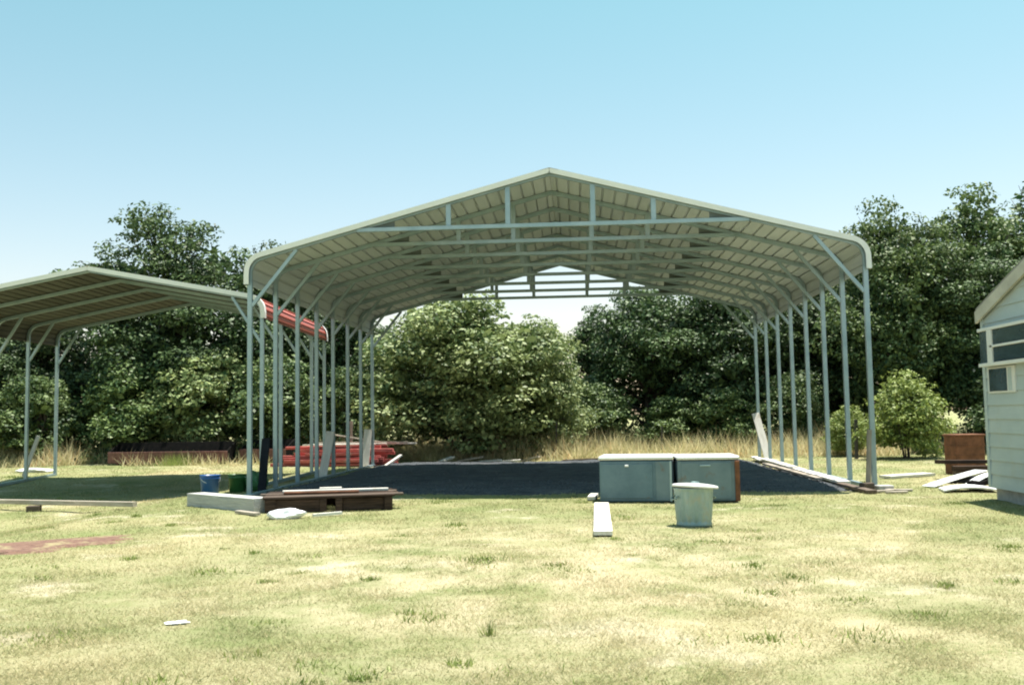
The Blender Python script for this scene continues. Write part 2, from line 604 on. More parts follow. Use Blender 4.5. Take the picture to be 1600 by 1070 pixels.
def roof_panel_mesh(pts, s0, s1, side, y0, y1, mtop, mbot, lift, pitch=0.229):
    """ribbed steel sheet, ribs along the building, 4 mm apart faces"""
    prof = []
    n = max(1, round((s1 - s0) / pitch))
    st = (s1 - s0) / n
    ss = []
    for k in range(n):
        a = s0 + k * st
        ss += [(a, 0.0), (a + st * 0.40, 0.0), (a + st * 0.44, 0.026), (a + st * 0.56, 0.026), (a + st * 0.60, 0.0)]
    ss.append((s1, 0.0))
    for s, h in ss:
        (px, pz), (nx_, nz_) = along(pts, s)
        nx_, nz_ = -nx_, -nz_
        if nz_ < -1e-6 or (abs(nz_) < 1e-6 and nx_ < 0):
            nx_, nz_ = -nx_, -nz_
        o = lift + h
        prof.append(((px + nx_ * (o + 0.005), pz + nz_ * (o + 0.005)), (px + nx_ * o, pz + nz_ * o)))
    vs, fs, fm = [], [], []
    for y in (y0, y1):
        for t, b in prof:
            vs.append((side * t[0], y, t[1]))
            vs.append((side * b[0], y, b[1]))
    m = len(prof) * 2
    for i in range(len(prof) - 1):
        a = 2 * i
        q = (a, a + 2, a + 2 + m, a + m)
        r_ = (a + 1, a + 1 + m, a + 3 + m, a + 3)
        fs += [q, r_, (a, a + 1, a + 3, a + 2), (a + m, a + 2 + m, a + 3 + m, a + 1 + m)]
        fm += [0, 1, 0, 0]
    fs += [(0, m, m + 1, 1), (m - 2, m - 1, 2 * m - 1, 2 * m - 2)]
    fm += [0, 0]
    return mesh_from(vs, fs, [mtop, mbot], False, fm)


def carport(label, loc, rotz, W, hp, slope, drop, nf, step, chord_z, knee, mtop, mbot, tube, panels, ground_z):
    root = thing('carport', label, 'carport', loc, (0, 0, rotz))
    hw = W / 2
    pts = path_points(hw, hp, slope, drop)
    L = (nf - 1) * step
    tot = plen(pts)
    slope_len = math.hypot(pts[1][0], pts[1][1] - hp)
    # roof sheets
    cuts = [slope_len * 1.0 * k / panels for k in range(panels + 1)] + [tot]
    for side in (-1, 1):
        for k in range(len(cuts) - 1):
            a = cuts[k] - (0.03 if k else -0.004)
            link('roof_panel', roof_panel_mesh(pts, max(a, 0.004), cuts[k + 1], side, -0.10, L + 0.10, mtop, mbot, 0.003 * (k % 2), 0.13 if (mtop == 'redroof' and k == len(cuts) - 2) else 0.229), root)
    # ridge cap
    vs, fs = [], []
    for y in (-0.11, L + 0.11):
        for x in (-0.16, 0, 0.16):
            vs += [(x, y, hp - abs(x) * slope + 0.034), (x, y, hp - abs(x) * slope + 0.029)]
    for i in (0, 2):
        fs += [(i, i + 2, i + 8, i + 6), (i + 1, i + 7, i + 9, i + 3), (i, i + 1, i + 3, i + 2), (i + 6, i + 8, i + 9, i + 7)]
    link('ridge_cap', mesh_from(vs, fs, mtop), root)
    # gable trim: an L strip at each open end
    for ye, sg in ((-0.104, -1), (L + 0.104, 1)):
        for side in (-1, 1):
            vs, fs = [], []
            m = 0
            for s in [0.002, slope_len * 0.5] + [slope_len + (tot - slope_len) * t for t in (0, .12, .24, .36, .48, .6, .8, 1.0)]:
                (px, pz), (nx_, nz_) = along(pts, min(s, tot))
                nx_, nz_ = -nx_, -nz_
                if nz_ < -1e-6 or (abs(nz_) < 1e-6 and nx_ < 0):
                    nx_, nz_ = -nx_, -nz_
                for d, yy in ((0.037, ye - sg * 0.12), (0.037, ye + sg * 0.006), (-0.055, ye + sg * 0.006), (-0.055, ye), (0.031, ye), (0.031, ye - sg * 0.12)):
                    vs.append((side * (px + nx_ * d), yy, pz + nz_ * d))
                m += 1
            for i in range(m - 1):
                for k in range(6):
                    a, b = i * 6 + k, i * 6 + (k + 1) % 6
                    fs.append((a, b, b + 6, a + 6))
            fs += [(5, 4, 3, 2, 1, 0), tuple(range((m - 1) * 6, m * 6))]
            link('gable_trim', mesh_from(vs, fs, 'trim'), root)
    # frames
    legx = hw - 0.02 - tube / 2
    leg_top = pts[-1][1] + 0.35 if drop < 0.35 else pts[-2][1]
    proto = {}

    def put(key, maker, name, y):
        if key not in proto:
            proto[key] = maker()
        link(name, proto[key], root, (0, y, 0))
    bow_in = 0.012

    def bow(side):
        vs, fs = [], []
        smp = [0.0, slope_len * 0.98] + [slope_len + (tot - slope_len - drop) * t for t in (0.1, .3, .5, .7, .9, 1.0)] + [tot - drop * 0.2]
        for s in smp:
            (px, pz), (nx_, nz_) = along(pts, min(s, tot))
            nx_, nz_ = -nx_, -nz_
            if nz_ < -1e-6 or (abs(nz_) < 1e-6 and nx_ < 0):
                nx_, nz_ = -nx_, -nz_
            for d, yy in ((-bow_in, -tube / 2), (-bow_in, tube / 2), (-bow_in - tube, tube / 2), (-bow_in - tube, -tube / 2)):
                vs.append((side * (px + nx_ * d), yy, pz + nz_ * d) if s else (0.0 + side * 0.001, yy, pz + d * 1.03))
        m = len(smp)
        for i in range(m - 1):
            for k in range(4):
                a, b = i * 4 + k, i * 4 + (k + 1) % 4
                fs.append((a, b, b + 4, a + 4))
        fs += [(0, 1, 2, 3), tuple(range((m - 1) * 4, m * 4))]
        return mesh_from(vs, fs, 'galv')
    lx = pts[-1][0] - bow_in - tube / 2
    low = pts[-1][1] + drop * 0.2
    for f in range(nf):
        y = f * step
        for side in (-1, 1):
            put(('bow', side), lambda: bow(side), 'rafter', y)
            gz = ground_z(side, f)
            link('leg', bar_mesh((side * lx, 0, gz + 0.05), (side * lx, 0, low + 0.01), tube * 1.07, tube * 1.07, 'galv'), root, (0, y, 0))
            z_leg, dx = knee
            z_r = hp - slope * (lx - dx) - tube * 1.2
            put(('knee', side), lambda: bar_mesh((side * (lx - tube * 0.4), 0, z_leg), (side * (lx - dx), 0, z_r), tube * 0.85, tube * 0.8, 'galv'), 'knee_brace', y)
            put(('foot', side), lambda: box_mesh((0.16, 0.16, 0.012), 'galv', 0.002, (side * lx, 0, gz + 0.056)), 'foot_plate', y) if f in (0, nf - 1) else None
        if chord_z:
            cx = (hp - tube - bow_in - chord_z) / slope
            put('chord', lambda: bar_mesh((-cx - 0.06, -tube * 0.5 - 0.0, chord_z), (cx + 0.06, -tube * 0.5 - 0.0, chord_z), tube * 0.98, tube * 0.98, 'galv'), 'chord', y)
            for sg in (-1, 1):
                def wedge_mesh():  # dark wedge added to stand for the shade between chord and rafter
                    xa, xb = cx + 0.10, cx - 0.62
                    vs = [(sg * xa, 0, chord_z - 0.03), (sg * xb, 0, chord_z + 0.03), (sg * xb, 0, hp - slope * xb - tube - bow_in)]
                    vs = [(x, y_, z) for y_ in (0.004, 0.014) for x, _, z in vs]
                    return mesh_from(vs, [(0, 1, 2), (5, 4, 3), (0, 3, 4, 1), (1, 4, 5, 2), (2, 5, 3, 0)], 'shadewedge')
                put(('wedge_shade', sg), wedge_mesh, 'shade_wedge', y)
            for wx in (-1.83, -0.76, 0.76, 1.83):
                zt = hp - slope * abs(wx) - tube * 0.9
                put(('web', wx), lambda: bar_mesh((wx, -0.012, chord_z + tube * 0.45), (wx, -0.012, zt), tube * 1.2, tube * 0.9, 'galv'), 'web_post', y)
    for side in (-1, 1):
        g0, g1 = ground_z(side, 0), ground_z(side, nf - 1)
        link('base_rail', bar_mesh((side * lx, -0.05, g0 + 0.03), (side * lx, L + 0.05, g1 + 0.03), tube, tube, 'galv'), root)
    return root


CX, CY = -0.398, 17.393
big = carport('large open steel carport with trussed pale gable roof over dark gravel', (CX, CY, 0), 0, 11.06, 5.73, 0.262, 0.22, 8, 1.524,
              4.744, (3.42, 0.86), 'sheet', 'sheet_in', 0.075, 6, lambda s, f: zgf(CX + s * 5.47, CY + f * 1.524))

T = R(2.7)
LCX, LCY = -6.40 - 3.60 * math.cos(T), 19.75 - 3.60 * math.sin(T)


def lgz(s, f):
    lx_, ly_ = s * 3.58, f * 1.524
    return zgf(LCX + lx_ * math.cos(T) - ly_ * math.sin(T), LCY + lx_ * math.sin(T) + ly_ * math.cos(T))


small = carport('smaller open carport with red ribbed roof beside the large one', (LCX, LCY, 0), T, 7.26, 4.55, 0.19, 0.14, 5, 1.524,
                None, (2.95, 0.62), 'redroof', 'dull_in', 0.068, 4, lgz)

# ------------------------------------------------------------------ house
HX, HY0, HY1, HR, HEAVE, HRID = 6.22, 11.78, 15.42, 13.60, 2.82, 3.38
hz = min(zgf(HX, HY0), zgf(HX, HY1)) - 0.02
house = thing('house', 'white sided gabled house with a projecting window', 'house', (HX, HR, hz))
HL = 5.5


def hwall():
    a, b = HY1 - HR, HY0 - HR
    vs = [(0, a, 0.25), (0, b, 0.25), (0, b, HEAVE), (0, 0, HRID), (0, a, HEAVE)]
    vs += [(HL, y, z) for _, y, z in vs]
    fs = [(0, 1, 2, 3, 4), (9, 8, 7, 6, 5), (0, 5, 6, 1), (1, 6, 7, 2), (4, 9, 5, 0)]
    return mesh_from(vs, fs, 'siding')


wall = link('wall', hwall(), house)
link('foundation', box_mesh((HL - 0.1, HY1 - HY0 - 0.1, 0.27), 'concrete', 0.004, (HL / 2, (HY0 + HY1) / 2 - HR, 0.12)), house)
# lapped siding, each course a board tilted out at its foot
zc = 0.20
while zc < HRID - 0.12:
    h = 0.215
    top = zc + h
    half_top = (HY1 - HR) if top < HEAVE else max(0.05, (HRID - top) / (HRID - HEAVE) * (HY1 - HR))
    half_bot = (HY1 - HR) if zc < HEAVE else max(0.05, (HRID - zc) / (HRID - HEAVE) * (HY1 - HR))
    vs = [(-0.026, half_bot, zc), (-0.026, -half_bot, zc), (-0.006, -half_top, top), (-0.006, half_top, top)]
    vs += [(0.004, y, z) for _, y, z in vs]
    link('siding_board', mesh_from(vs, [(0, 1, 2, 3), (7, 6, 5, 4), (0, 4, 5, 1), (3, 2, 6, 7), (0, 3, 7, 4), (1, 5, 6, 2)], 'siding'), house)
    zc += 0.205
link('corner_board', box_mesh((0.11, 0.09, HEAVE - 0.2), 'siding', 0.004, (0.02, HY1 - HR - 0.02, 0.2 + (HEAVE - 0.2) / 2)), house)
for sg in (-1, 1):
    dy = (HY1 - HR) + 0.06
    sl = (HRID - HEAVE) / (HY1 - HR)
    vs = []
    for x in (-0.075, HL + 0.3):
        for y, t in ((0, 0.03), (0, 0.11), (sg * dy, 0.03), (sg * dy, 0.11)):
            vs.append((x, y, HRID - sl * abs(y) + t))
    link('roof_slope', mesh_from(vs, [(1, 3, 7, 5), (0, 4, 6, 2), (0, 2, 3, 1), (4, 5, 7, 6), (2, 6, 7, 3)], 'shingle'), house)
    vs = []
    for x in (-0.095, -0.055):
        for y, t in ((0, -0.12), (0, 0.06), (sg * dy, -0.12), (sg * dy, 0.06)):
            vs.append((x, y, HRID - sl * abs(y) + t))
    link('rake_board', mesh_from(vs, [(1, 3, 7, 5), (0, 4, 6, 2), (0, 2, 3, 1), (4, 5, 7, 6), (2, 6, 7, 3)], 'rake'), house)
# projecting window box high on the wall
bw = link('bay_window', box_mesh((0.13, 1.62, 0.50), 'black', 0.004, (-0.06, 0.86, 2.29)), house)
for nm, cy, cz, sy, sz in (('frame_rail', 0.86, 2.555, 1.66, 0.045), ('frame_rail', 0.86, 2.03, 1.66, 0.05), ('frame_rail', 0.66, 2.29, 1.22, 0.035),
                           ('frame_stile', 1.275, 2.29, 0.17, 0.48), ('frame_stile', 0.06, 2.29, 0.06, 0.48)):
    wide = nm == 'frame_rail' and sz > 0.04
    link(nm, box_mesh((0.16 if wide else 0.03, sy, sz), 'trim', 0.003, (-0.07 if wide else -0.135, cy, cz)), bw)
for cy, cz, sy, sz in ((0.63, 2.42, 1.10, 0.205), (0.63, 2.165, 1.10, 0.195), (1.505, 2.29, 0.28, 0.47)):
    link('pane', box_mesh((0.008, sy, sz), 'glass', 0.001, (-0.129, cy, cz)), bw)
w2 = link('window', box_mesh((0.05, 0.92, 0.38), 'trim', 0.003, (-0.012, 1.20, 1.80)), house)
link('pane', box_mesh((0.012, 0.60, 0.33), 'glass', 0.001, (-0.038, 1.30, 1.80)), w2)
link('curtain', box_mesh((0.010, 0.11, 0.33), 'siding', 0.001, (-0.037, 0.90, 1.80)), w2)


# ------------------------------------------------------------------ boards and scrap
PLANK = {}


def plank_mesh(L, w, t, m, warp=0.0):
    key = (L, w, t, m, warp)
    if key not in PLANK:
        vs, fs = [], []
        n = 6
        r = random.Random(str(key))
        for i in range(n + 1):
            x = -L / 2 + L * i / n
            z = warp * (1 - (2 * i / n - 1) ** 2)
            b = 0.004
            jj = r.uniform(-0.003, 0.003)
            for yy, zz in ((-w / 2 + jj, b), (-w / 2 + b, 0), (w / 2 - b, 0), (w / 2 + jj, b), (w / 2 + jj, t - b), (w / 2 - b, t), (-w / 2 + b, t), (-w / 2 + jj, t - b)):
                vs.append((x, yy, zz + z))
        for i in range(n):
            for k in range(8):
                a, b_ = i * 8 + k, i * 8 + (k + 1) % 8
                fs.append((a, a + 8, b_ + 8, b_))
        fs += [tuple(range(8)), tuple(reversed(range(n * 8, n * 8 + 8)))]
        PLANK[key] = mesh_from(vs, fs, m)
    return PLANK[key]


def plank(name, label, cat, p, q, w, t, m, roll=0.0, group=None, warp=0.0):
    """board whose underside centre line runs from p to q"""
    p, q = Vector(p), Vector(q)
    x = (q - p).normalized()
    refz = Vector((0, 0, 1)) if abs(x.z) < 0.8 else Vector((0, -1, 0.0))
    y = refz.cross(x).normalized()
    z = x.cross(y)
    if roll:
        rq = Matrix.Rotation(roll, 3, x)
        y, z = rq @ y, rq @ z
    o = link(name, plank_mesh(round((q - p).length, 3), w, t, m, warp))
    mt = Matrix((x, y, z)).transposed().to_4x4()
    mt.translation = (p + q) / 2
    o.matrix_world = mt
    return tag(o, label, cat, group)


def gp(x, y, dz=0.0):
    return (x, y, zgf(x, y) + dz)


# white plank pointing at the chests, and a short one
plank('plank', 'wide white plank lying on the lawn before the metal chests', 'plank', gp(0.335, 14.75, 0.02), gp(0.26, 11.0, 0.02), 0.21, 0.045, 'palewood')
plank('short_board', 'short pale board end beside the metal chests', 'board', gp(0.20, 15.75, 0.02), gp(0.27, 16.6, 0.02), 0.13, 0.05, 'palewood')

# heavy timber and skid at the foot of the large carport
plank('timber', 'thick weathered grey timber lying in front of the carport leg', 'timber', gp(-6.20, 15.75, 0.0), gp(-4.66, 14.42, 0.0), 0.30, 0.21, 'greywood')
sk = thing('wooden_skid', 'low dark timber skid with deck boards before the large carport', 'skid', (-3.82, 15.05, zgf(-3.8, 15.0)), (0, 0, R(15)))
for k, (x, w, m) in enumerate(((-0.86, 0.16, 'darkwood'), (-0.10, 0.10, 'darkwood'), (0.13, 0.10, 'darkwood'), (0.86, 0.12, 'darkwood'))):
    link('block', box_mesh((w, 0.16, 0.20), m, 0.008, (x, -0.50, 0.10)), sk)
    link('block', box_mesh((w, 0.16, 0.20), m, 0.008, (x, 0.45, 0.10)), sk)
link('side_board', box_mesh((0.66, 0.05, 0.185), 'darkwood', 0.006, (-0.46, -0.53, 0.10)), sk)
link('side_board', box_mesh((0.62, 0.05, 0.18), 'darkwood', 0.006, (0.49, -0.49, 0.095)), sk)
for k in range(7):
    link('deck_board', box_mesh((1.92 + 0.08 * ((k * 5) % 3), 0.145, 0.032), 'darkwood' if k not in (1, 4) else 'oldwood', 0.004, (0.02 * ((k * 7) % 4), -0.52 + k * 0.172, 0.218 + 0.001 * k)), sk)
link('back_board', box_mesh((1.7, 0.05, 0.18), 'darkwood', 0.006, (0, 0.52, 0.10)), sk)
zt = zgf(-3.8, 15) + 0.245
plank('loose_board', 'long pale board resting on the dark timber skid', 'board', (-4.55, 15.05, zt), (-2.98, 15.42, zt), 0.10, 0.035, 'palewood')
plank('loose_board', 'reddish brown board resting on the dark timber skid', 'board', (-4.45, 14.78, zt), (-3.35, 15.00, zt), 0.12, 0.03, 'brownrust')
plank('offcut', 'small pale offcut lying across the skid boards', 'offcut', (-4.05, 15.34, zt + 0.01), (-3.72, 15.42, zt + 0.01), 0.12, 0.045, 'palewood')
plank('offcut', 'splintered tan offcut in the grass by the grey timber', 'offcut', gp(-4.95, 14.15, 0.015), gp(-4.55, 13.85, 0.015), 0.09, 0.04, 'wood')
plank('stick', 'bleached stick in the grass beside the white plastic', 'stick', gp(-3.72, 13.72, 0.015), gp(-3.38, 14.0, 0.02), 0.05, 0.04, 'palewood')


def crumple(sx, sy, sz, seed, m, sub=3):
    bm = bmesh.new()
    bmesh.ops.create_icosphere(bm, subdivisions=sub, radius=1.0)
    r = random.Random(seed)
    ph = [Vector((r.uniform(-4, 4), r.uniform(-4, 4), r.uniform(-4, 4))) for _ in range(7)]
    for v in bm.verts:
        d = v.co.copy()
        k = 1 + sum(0.07 * math.sin(ph[i].dot(d) * (0.5 + i * 0.22) + i) for i in range(7)) + r.uniform(-0.015, 0.015)
        v.co = Vector((d.x * sx * k, d.y * sy * k, max(0.0, (d.z * 0.6 + 0.4)) * sz * k))
    return bm_mesh(bm, m)


def lump(name, label, cat, x, y, s, seed, m, group=None, rz=0):
    o = link(name, crumple(*s, seed, m), None, (x, y, zgf(x, y) + 0.004), (0, 0, rz))
    return tag(o, label, cat, group)


lump('plastic_sheet', 'crumpled white plastic sheet on the grass beside the skid', 'plastic sheet', -4.06, 13.55, (0.25, 0.13, 0.15), 3, 'bag')
lump('rag', 'small white rag lying on bare lawn', 'rag', -2.68, 6.5, (0.08, 0.06, 0.016), 44, 'bag', rz=0.4)

# white / pale boards leaning on the legs
plank('leaning_board', 'white board leaning on a left leg of the large carport', 'board', gp(-6.02, 23.05, 0.0), (-5.90, 23.40, 1.06), 0.20, 0.04, 'palewood', roll=0.0)
plank('leaning_board', 'white board standing by the rearmost leg near the red pile', 'board', gp(-6.03, 27.75, 0.0), (-5.97, 27.98, 1.05), 0.22, 0.04, 'palewood')
plank('leaning_board', 'tall white board leaning on the rear right carport leg', 'board', gp(5.20, 27.40, 0.0), (4.98, 27.98, 1.32), 0.20, 0.045, 'palewood')
plank('leaning_pole', 'thin tan pole leaning on the right front carport leg', 'pole', gp(4.90, 17.22, 0.0), (5.00, 17.36, 1.02), 0.07, 0.06, 'wood')
plank('black_board', 'black board leaning against a left carport leg', 'board', gp(-5.95, 18.35, 0.0), (-6.04, 18.88, 1.0), 0.16, 0.03, 'black')

# pale boards laid along the right edge of the pad
for k, (x0, y0, x1, y1, w, z, lab) in enumerate(((4.78, 18.2, 4.92, 23.0, 0.22, 0.05, 'pale board at the front of the row beside the right legs'),
                                                (4.82, 22.6, 4.98, 26.9, 0.20, 0.09, 'pale board in the middle of the row beside the right legs'),
                                                (4.90, 26.6, 5.0, 28.5, 0.20, 0.06, 'pale board at the far end of the row beside the right legs'),
                                                (4.52, 19.0, 4.60, 24.8, 0.14, 0.065, 'narrow pale board lying on the gravel along the right legs'))):
    plank('edge_board', lab, 'board', gp(x0, y0, z), gp(x1, y1, z + 0.002), w, 0.045, 'palewood' if k != 3 else 'wood')
plank('kick_board', 'dark board slanting off the gravel pad by the right legs', 'board', gp(4.62, 17.9, 0.05), gp(4.78, 16.55, 0.01), 0.16, 0.05, 'oldwood')
for k, (x, y, s, lab) in enumerate(((5.14, 17.28, (0.26, 0.2, 0.10), 'concrete block under the right front carport leg'), (4.86, 17.12, (0.2, 0.16, 0.15), 'dark block beside the right front carport leg'))):
    o = link('block', box_mesh(s, 'concrete' if k == 0 else 'oldwood', 0.012, (0, 0, s[2] / 2)), None, (x, y - 0.18 * (k == 0), zgf(x, y) - 0.004), (0, 0, 0.3 * k + 0.1))
    tag(o, lab, 'block')
for k, (x, y, l_, a) in enumerate(((4.98, 16.75, 0.5, 0.5), (5.32, 16.9, 0.42, -0.4), (5.15, 16.5, 0.35, 0.1))):
    plank('wood_scrap', 'tan wood scrap on the ground at the right front leg', 'scrap', gp(x - l_ / 2 * math.cos(a), y - l_ / 2 * math.sin(a), 0.012), gp(x + l_ / 2 * math.cos(a), y + l_ / 2 * math.sin(a), 0.012), 0.09, 0.03, 'wood', group='wood scraps at the right front leg')
plank('sheet_board', 'wide white board lying on grass between carport and house', 'board', gp(6.12, 20.3, 0.015), gp(7.15, 20.75, 0.015), 0.34, 0.05, 'palewood')

# scrap by the house
rb = thing('rusty_drum', 'rusty brown square steel box behind the scrap by the house', 'steel box', gp(8.08, 21.3), (0, 0, 0.12))
link('body', box_mesh((0.62, 0.5, 0.80), 'brownrust', 0.015, (0, 0, 0.40)), rb)
link('rim', box_mesh((0.66, 0.54, 0.04), 'brownrust', 0.008, (0, 0, 0.815)), rb)
for k in range(3):
    link('rib', box_mesh((0.635, 0.515, 0.02), 'brownrust', 0.004, (0, 0, 0.2 + 0.2 * k)), rb)
rb.name = 'steel_box'
for lab, p, q, w, t, m in (
        ('dark plank lying against the rusty box, uppermost one', (6.95, 19.75, 0.30), (8.45, 19.9, 0.27), 0.16, 0.07, 'darkwood'),
        ('dark plank under the other dark planks by the house', (7.2, 19.62, 0.155), (8.45, 19.40, 0.155), 0.2, 0.10, 'darkwood'),
        ('short black plank end on the grass by the scrap', (6.75, 18.55, 0.0), (7.5, 18.6, 0.02), 0.2, 0.12, 'black')):
    plank('dark_plank', lab, 'plank', gp(p[0], p[1], p[2]), gp(q[0], q[1], q[2]), w, t, m)
for k, (x, y) in enumerate(((7.4, 19.7), (8.2, 19.62))):
    o = link('bearer', box_mesh((0.12, 0.5, 0.15 + 0.0 * k), 'oldwood', 0.008, (0, 0, 0.075)), None, gp(x, y), (0, 0, 0.1))
    tag(o, 'dark timber bearer under the scrap planks by the house', 'timber', 'bearers under the scrap planks')
plank('sheet_metal', 'white metal sheet propped on the scrap by the house', 'metal sheet', gp(6.0, 17.5, 0.01), gp(7.1, 18.0, 0.26), 0.30, 0.015, 'white_enamel', warp=0.01)
plank('sheet_metal', 'crumpled white sheet lying flat near the house corner', 'metal sheet', gp(5.95, 16.75, 0.01), gp(6.75, 16.6, 0.02), 0.55, 0.03, 'bag', warp=0.05)
plank('sheet_metal', 'white curved sheet leaning near the house wall', 'metal sheet', gp(6.45, 17.0, 0.02), gp(7.0, 17.2, 0.26), 0.22, 0.015, 'white_enamel', warp=0.04)
plank('dark_plank', 'rusty black plank wedged beneath the white sheet', 'plank', gp(6.55, 16.95, 0.05), gp(7.15, 17.35, 0.15), 0.25, 0.08, 'tar')

# low pole and block by the smaller carport
plank('pole', 'long grey pole lying across a block before the smaller carport', 'pole', gp(-10.9, 17.75, 0.10), gp(-7.35, 16.05, 0.02), 0.09, 0.08, 'wood')
tag(link('block', box_mesh((0.22, 0.2, 0.11), 'oldwood', 0.008, (0, 0, 0.055)), None, gp(-9.65, 17.05, -0.006), (0, 0, 0.3)), 'dark wooden block propping the long grey pole', 'block')
plank('brace_board', 'dark board slanting against the rear left carport leg', 'board', gp(-14.55, 25.2, 0.0), (-14.22, 25.30, 1.05), 0.10, 0.05, 'greywood')
lump('white_scrap', 'white scrap lying in grass behind the smaller carport', 'scrap', -15.4, 27.2, (0.5, 0.3, 0.12), 12, 'bag')


# ------------------------------------------------------------------ chests, bin, buckets
def chest(label, loc, rz, w, d, h, body, split, knob, rusty):
    c = thing('metal_chest', label, 'chest', loc, (0, 0, rz), 'metal chests standing side by side')
    link('body', box_mesh((w, d, h - 0.07), body, 0.018, (0, 0, (h - 0.07) / 2)), c)
    lid = link('lid', box_mesh((w + 0.03, d + 0.03, 0.055), 'white_enamel', 0.016, (0, 0, h - 0.035)), c)
    if split:
        link('door_panel', box_mesh((w * 0.72, 0.016, h - 0.17), body, 0.006, (-w * 0.125, -d / 2 - 0.006, (h - 0.07) / 2)), c)
        link('end_panel', box_mesh((w * 0.20, 0.014, h - 0.10), 'enamel2', 0.005, (w * 0.375, -d / 2 - 0.005, (h - 0.07) / 2)), c)
        link('edge_strip', box_mesh((0.035, 0.03, h - 0.09), 'galv', 0.004, (w / 2 - 0.022, -d / 2 - 0.010, (h - 0.08) / 2)), c)
    else:
        link('door_panel', box_mesh((w * 0.82, 0.014, h - 0.14), body, 0.006, (-w * 0.03, -d / 2 - 0.005, (h - 0.07) / 2)), c)
    if knob:
        kn = link('latch', box_mesh((0.06, 0.03, 0.03), 'trim', 0.006, (-w * 0.12, -d / 2 - 0.026, h - 0.15)), c)
    link('gasket', box_mesh((w - 0.01, d - 0.01, 0.012), 'black', 0.002, (0, 0, h - 0.067)), c)
    if rusty:
        link('handle', box_mesh((0.16, 0.025, 0.025), 'galv', 0.006, (-w * 0.05, -d / 2 - 0.022, h - 0.15)), c)
        link('corner_post', box_mesh((0.07, 0.05, h - 0.08), 'brownrust', 0.006, (w / 2 - 0.028, -d / 2 - 0.012, (h - 0.08) / 2)), c)
    for sx in (-1, 1):
        link('foot', box_mesh((0.08, d * 0.9, 0.03), 'brownrust', 0.004, (sx * (w / 2 - 0.08), 0, 0.0)), c)
    return c


chest('grey blue metal chest with white lid and small latch', (0.93, 15.80, zgf(0.9, 15.6) + 0.015), R(-6), 1.11, 0.95, 0.70, 'enamel', True, True, False)
chest('grey metal chest with white lid and rusty corner edge', (1.985, 15.70, zgf(2.0, 15.6) + 0.015), R(-1.5), 0.92, 0.95, 0.69, 'enamel2', False, False, True)

bn = thing('trash_can', 'ribbed galvanised trash can with a loose lid before the chests', 'trash can', gp(1.38, 12.08, 0.004), (0, 0, 0.3))
link('body', lathe([(0.195, 0.0), (0.212, 0.004), (0.214, 0.03), (0.205, 0.05), (0.207, 0.07), (0.218, 0.2), (0.230, 0.40), (0.234, 0.43), (0.243, 0.445), (0.243, 0.46), (0.232, 0.465), (0.228, 0.45)], 'zinc', 96, 0.006, 16, True, 0.06, 0.41), bn)
lid = link('lid', lathe([(0.270, -0.022), (0.276, -0.02), (0.276, 0.0), (0.262, 0.010), (0.20, 0.020), (0.10, 0.029), (0.02, 0.031)], 'white_enamel', 48), bn, (0.02, -0.01, 0.475), (R(-2), R(4.5), 0))
vs, fs = ring_tube([(-0.05, 0, 0.025), (-0.045, 0, 0.042), (0.045, 0, 0.042), (0.05, 0, 0.025)], [0.008] * 4, 'zinc')
link('handle', mesh_from(vs, fs, 'zinc', True), lid)
for sg in (-1, 1):
    vs, fs = ring_tube([(sg * 0.225, -0.06, 0.36), (sg * 0.262, -0.06, 0.33), (sg * 0.265, 0, 0.32), (sg * 0.262, 0.06, 0.33), (sg * 0.225, 0.06, 0.36)], [0.008] * 5, 'zinc')
    link('handle', mesh_from(vs, fs, 'zinc', True), bn)


def bucket(label, x, y, r, h, m, cat='bucket'):
    b = thing('bucket', label, cat, gp(x, y, 0.004), (0, 0, rng.uniform(0, 3)))
    link('body', lathe([(r * 0.80, 0.0), (r * 0.86, 0.004), (r * 0.96, h * 0.8), (r * 1.03, h * 0.8 + 0.004), (r * 1.03, h * 0.84), (r * 0.97, h * 0.85), (r, h - 0.012), (r * 1.04, h - 0.01), (r * 1.04, h), (r * 0.95, h), (r * 0.90, h * 0.6), (r * 0.80, 0.02)], m, 40), b)
    pts = [(r * 1.02 * math.cos(a), -r * 0.75 * math.sin(a) - 0.02 * math.sin(a), h * 0.86 - 0.6 * r * math.sin(a)) for a in np.linspace(0, math.pi, 11)]
    vs, fs = ring_tube(pts, [0.005] * 11, 'trim', 6)
    link('handle', mesh_from(vs, fs, 'trim', True), b)
    return b


bucket('blue plastic bucket standing behind the grey timber', -6.95, 18.35, 0.185, 0.36, 'blue')
bucket('green plastic tub beside the blue bucket', -6.52, 18.62, 0.17, 0.33, 'green', 'tub')
lump('green_tarp', 'dark green bundled tarp beside the left carport leg', 'tarp', -6.18, 18.75, (0.22, 0.2, 0.32), 21, 'green')

# ------------------------------------------------------------------ rusty troughs


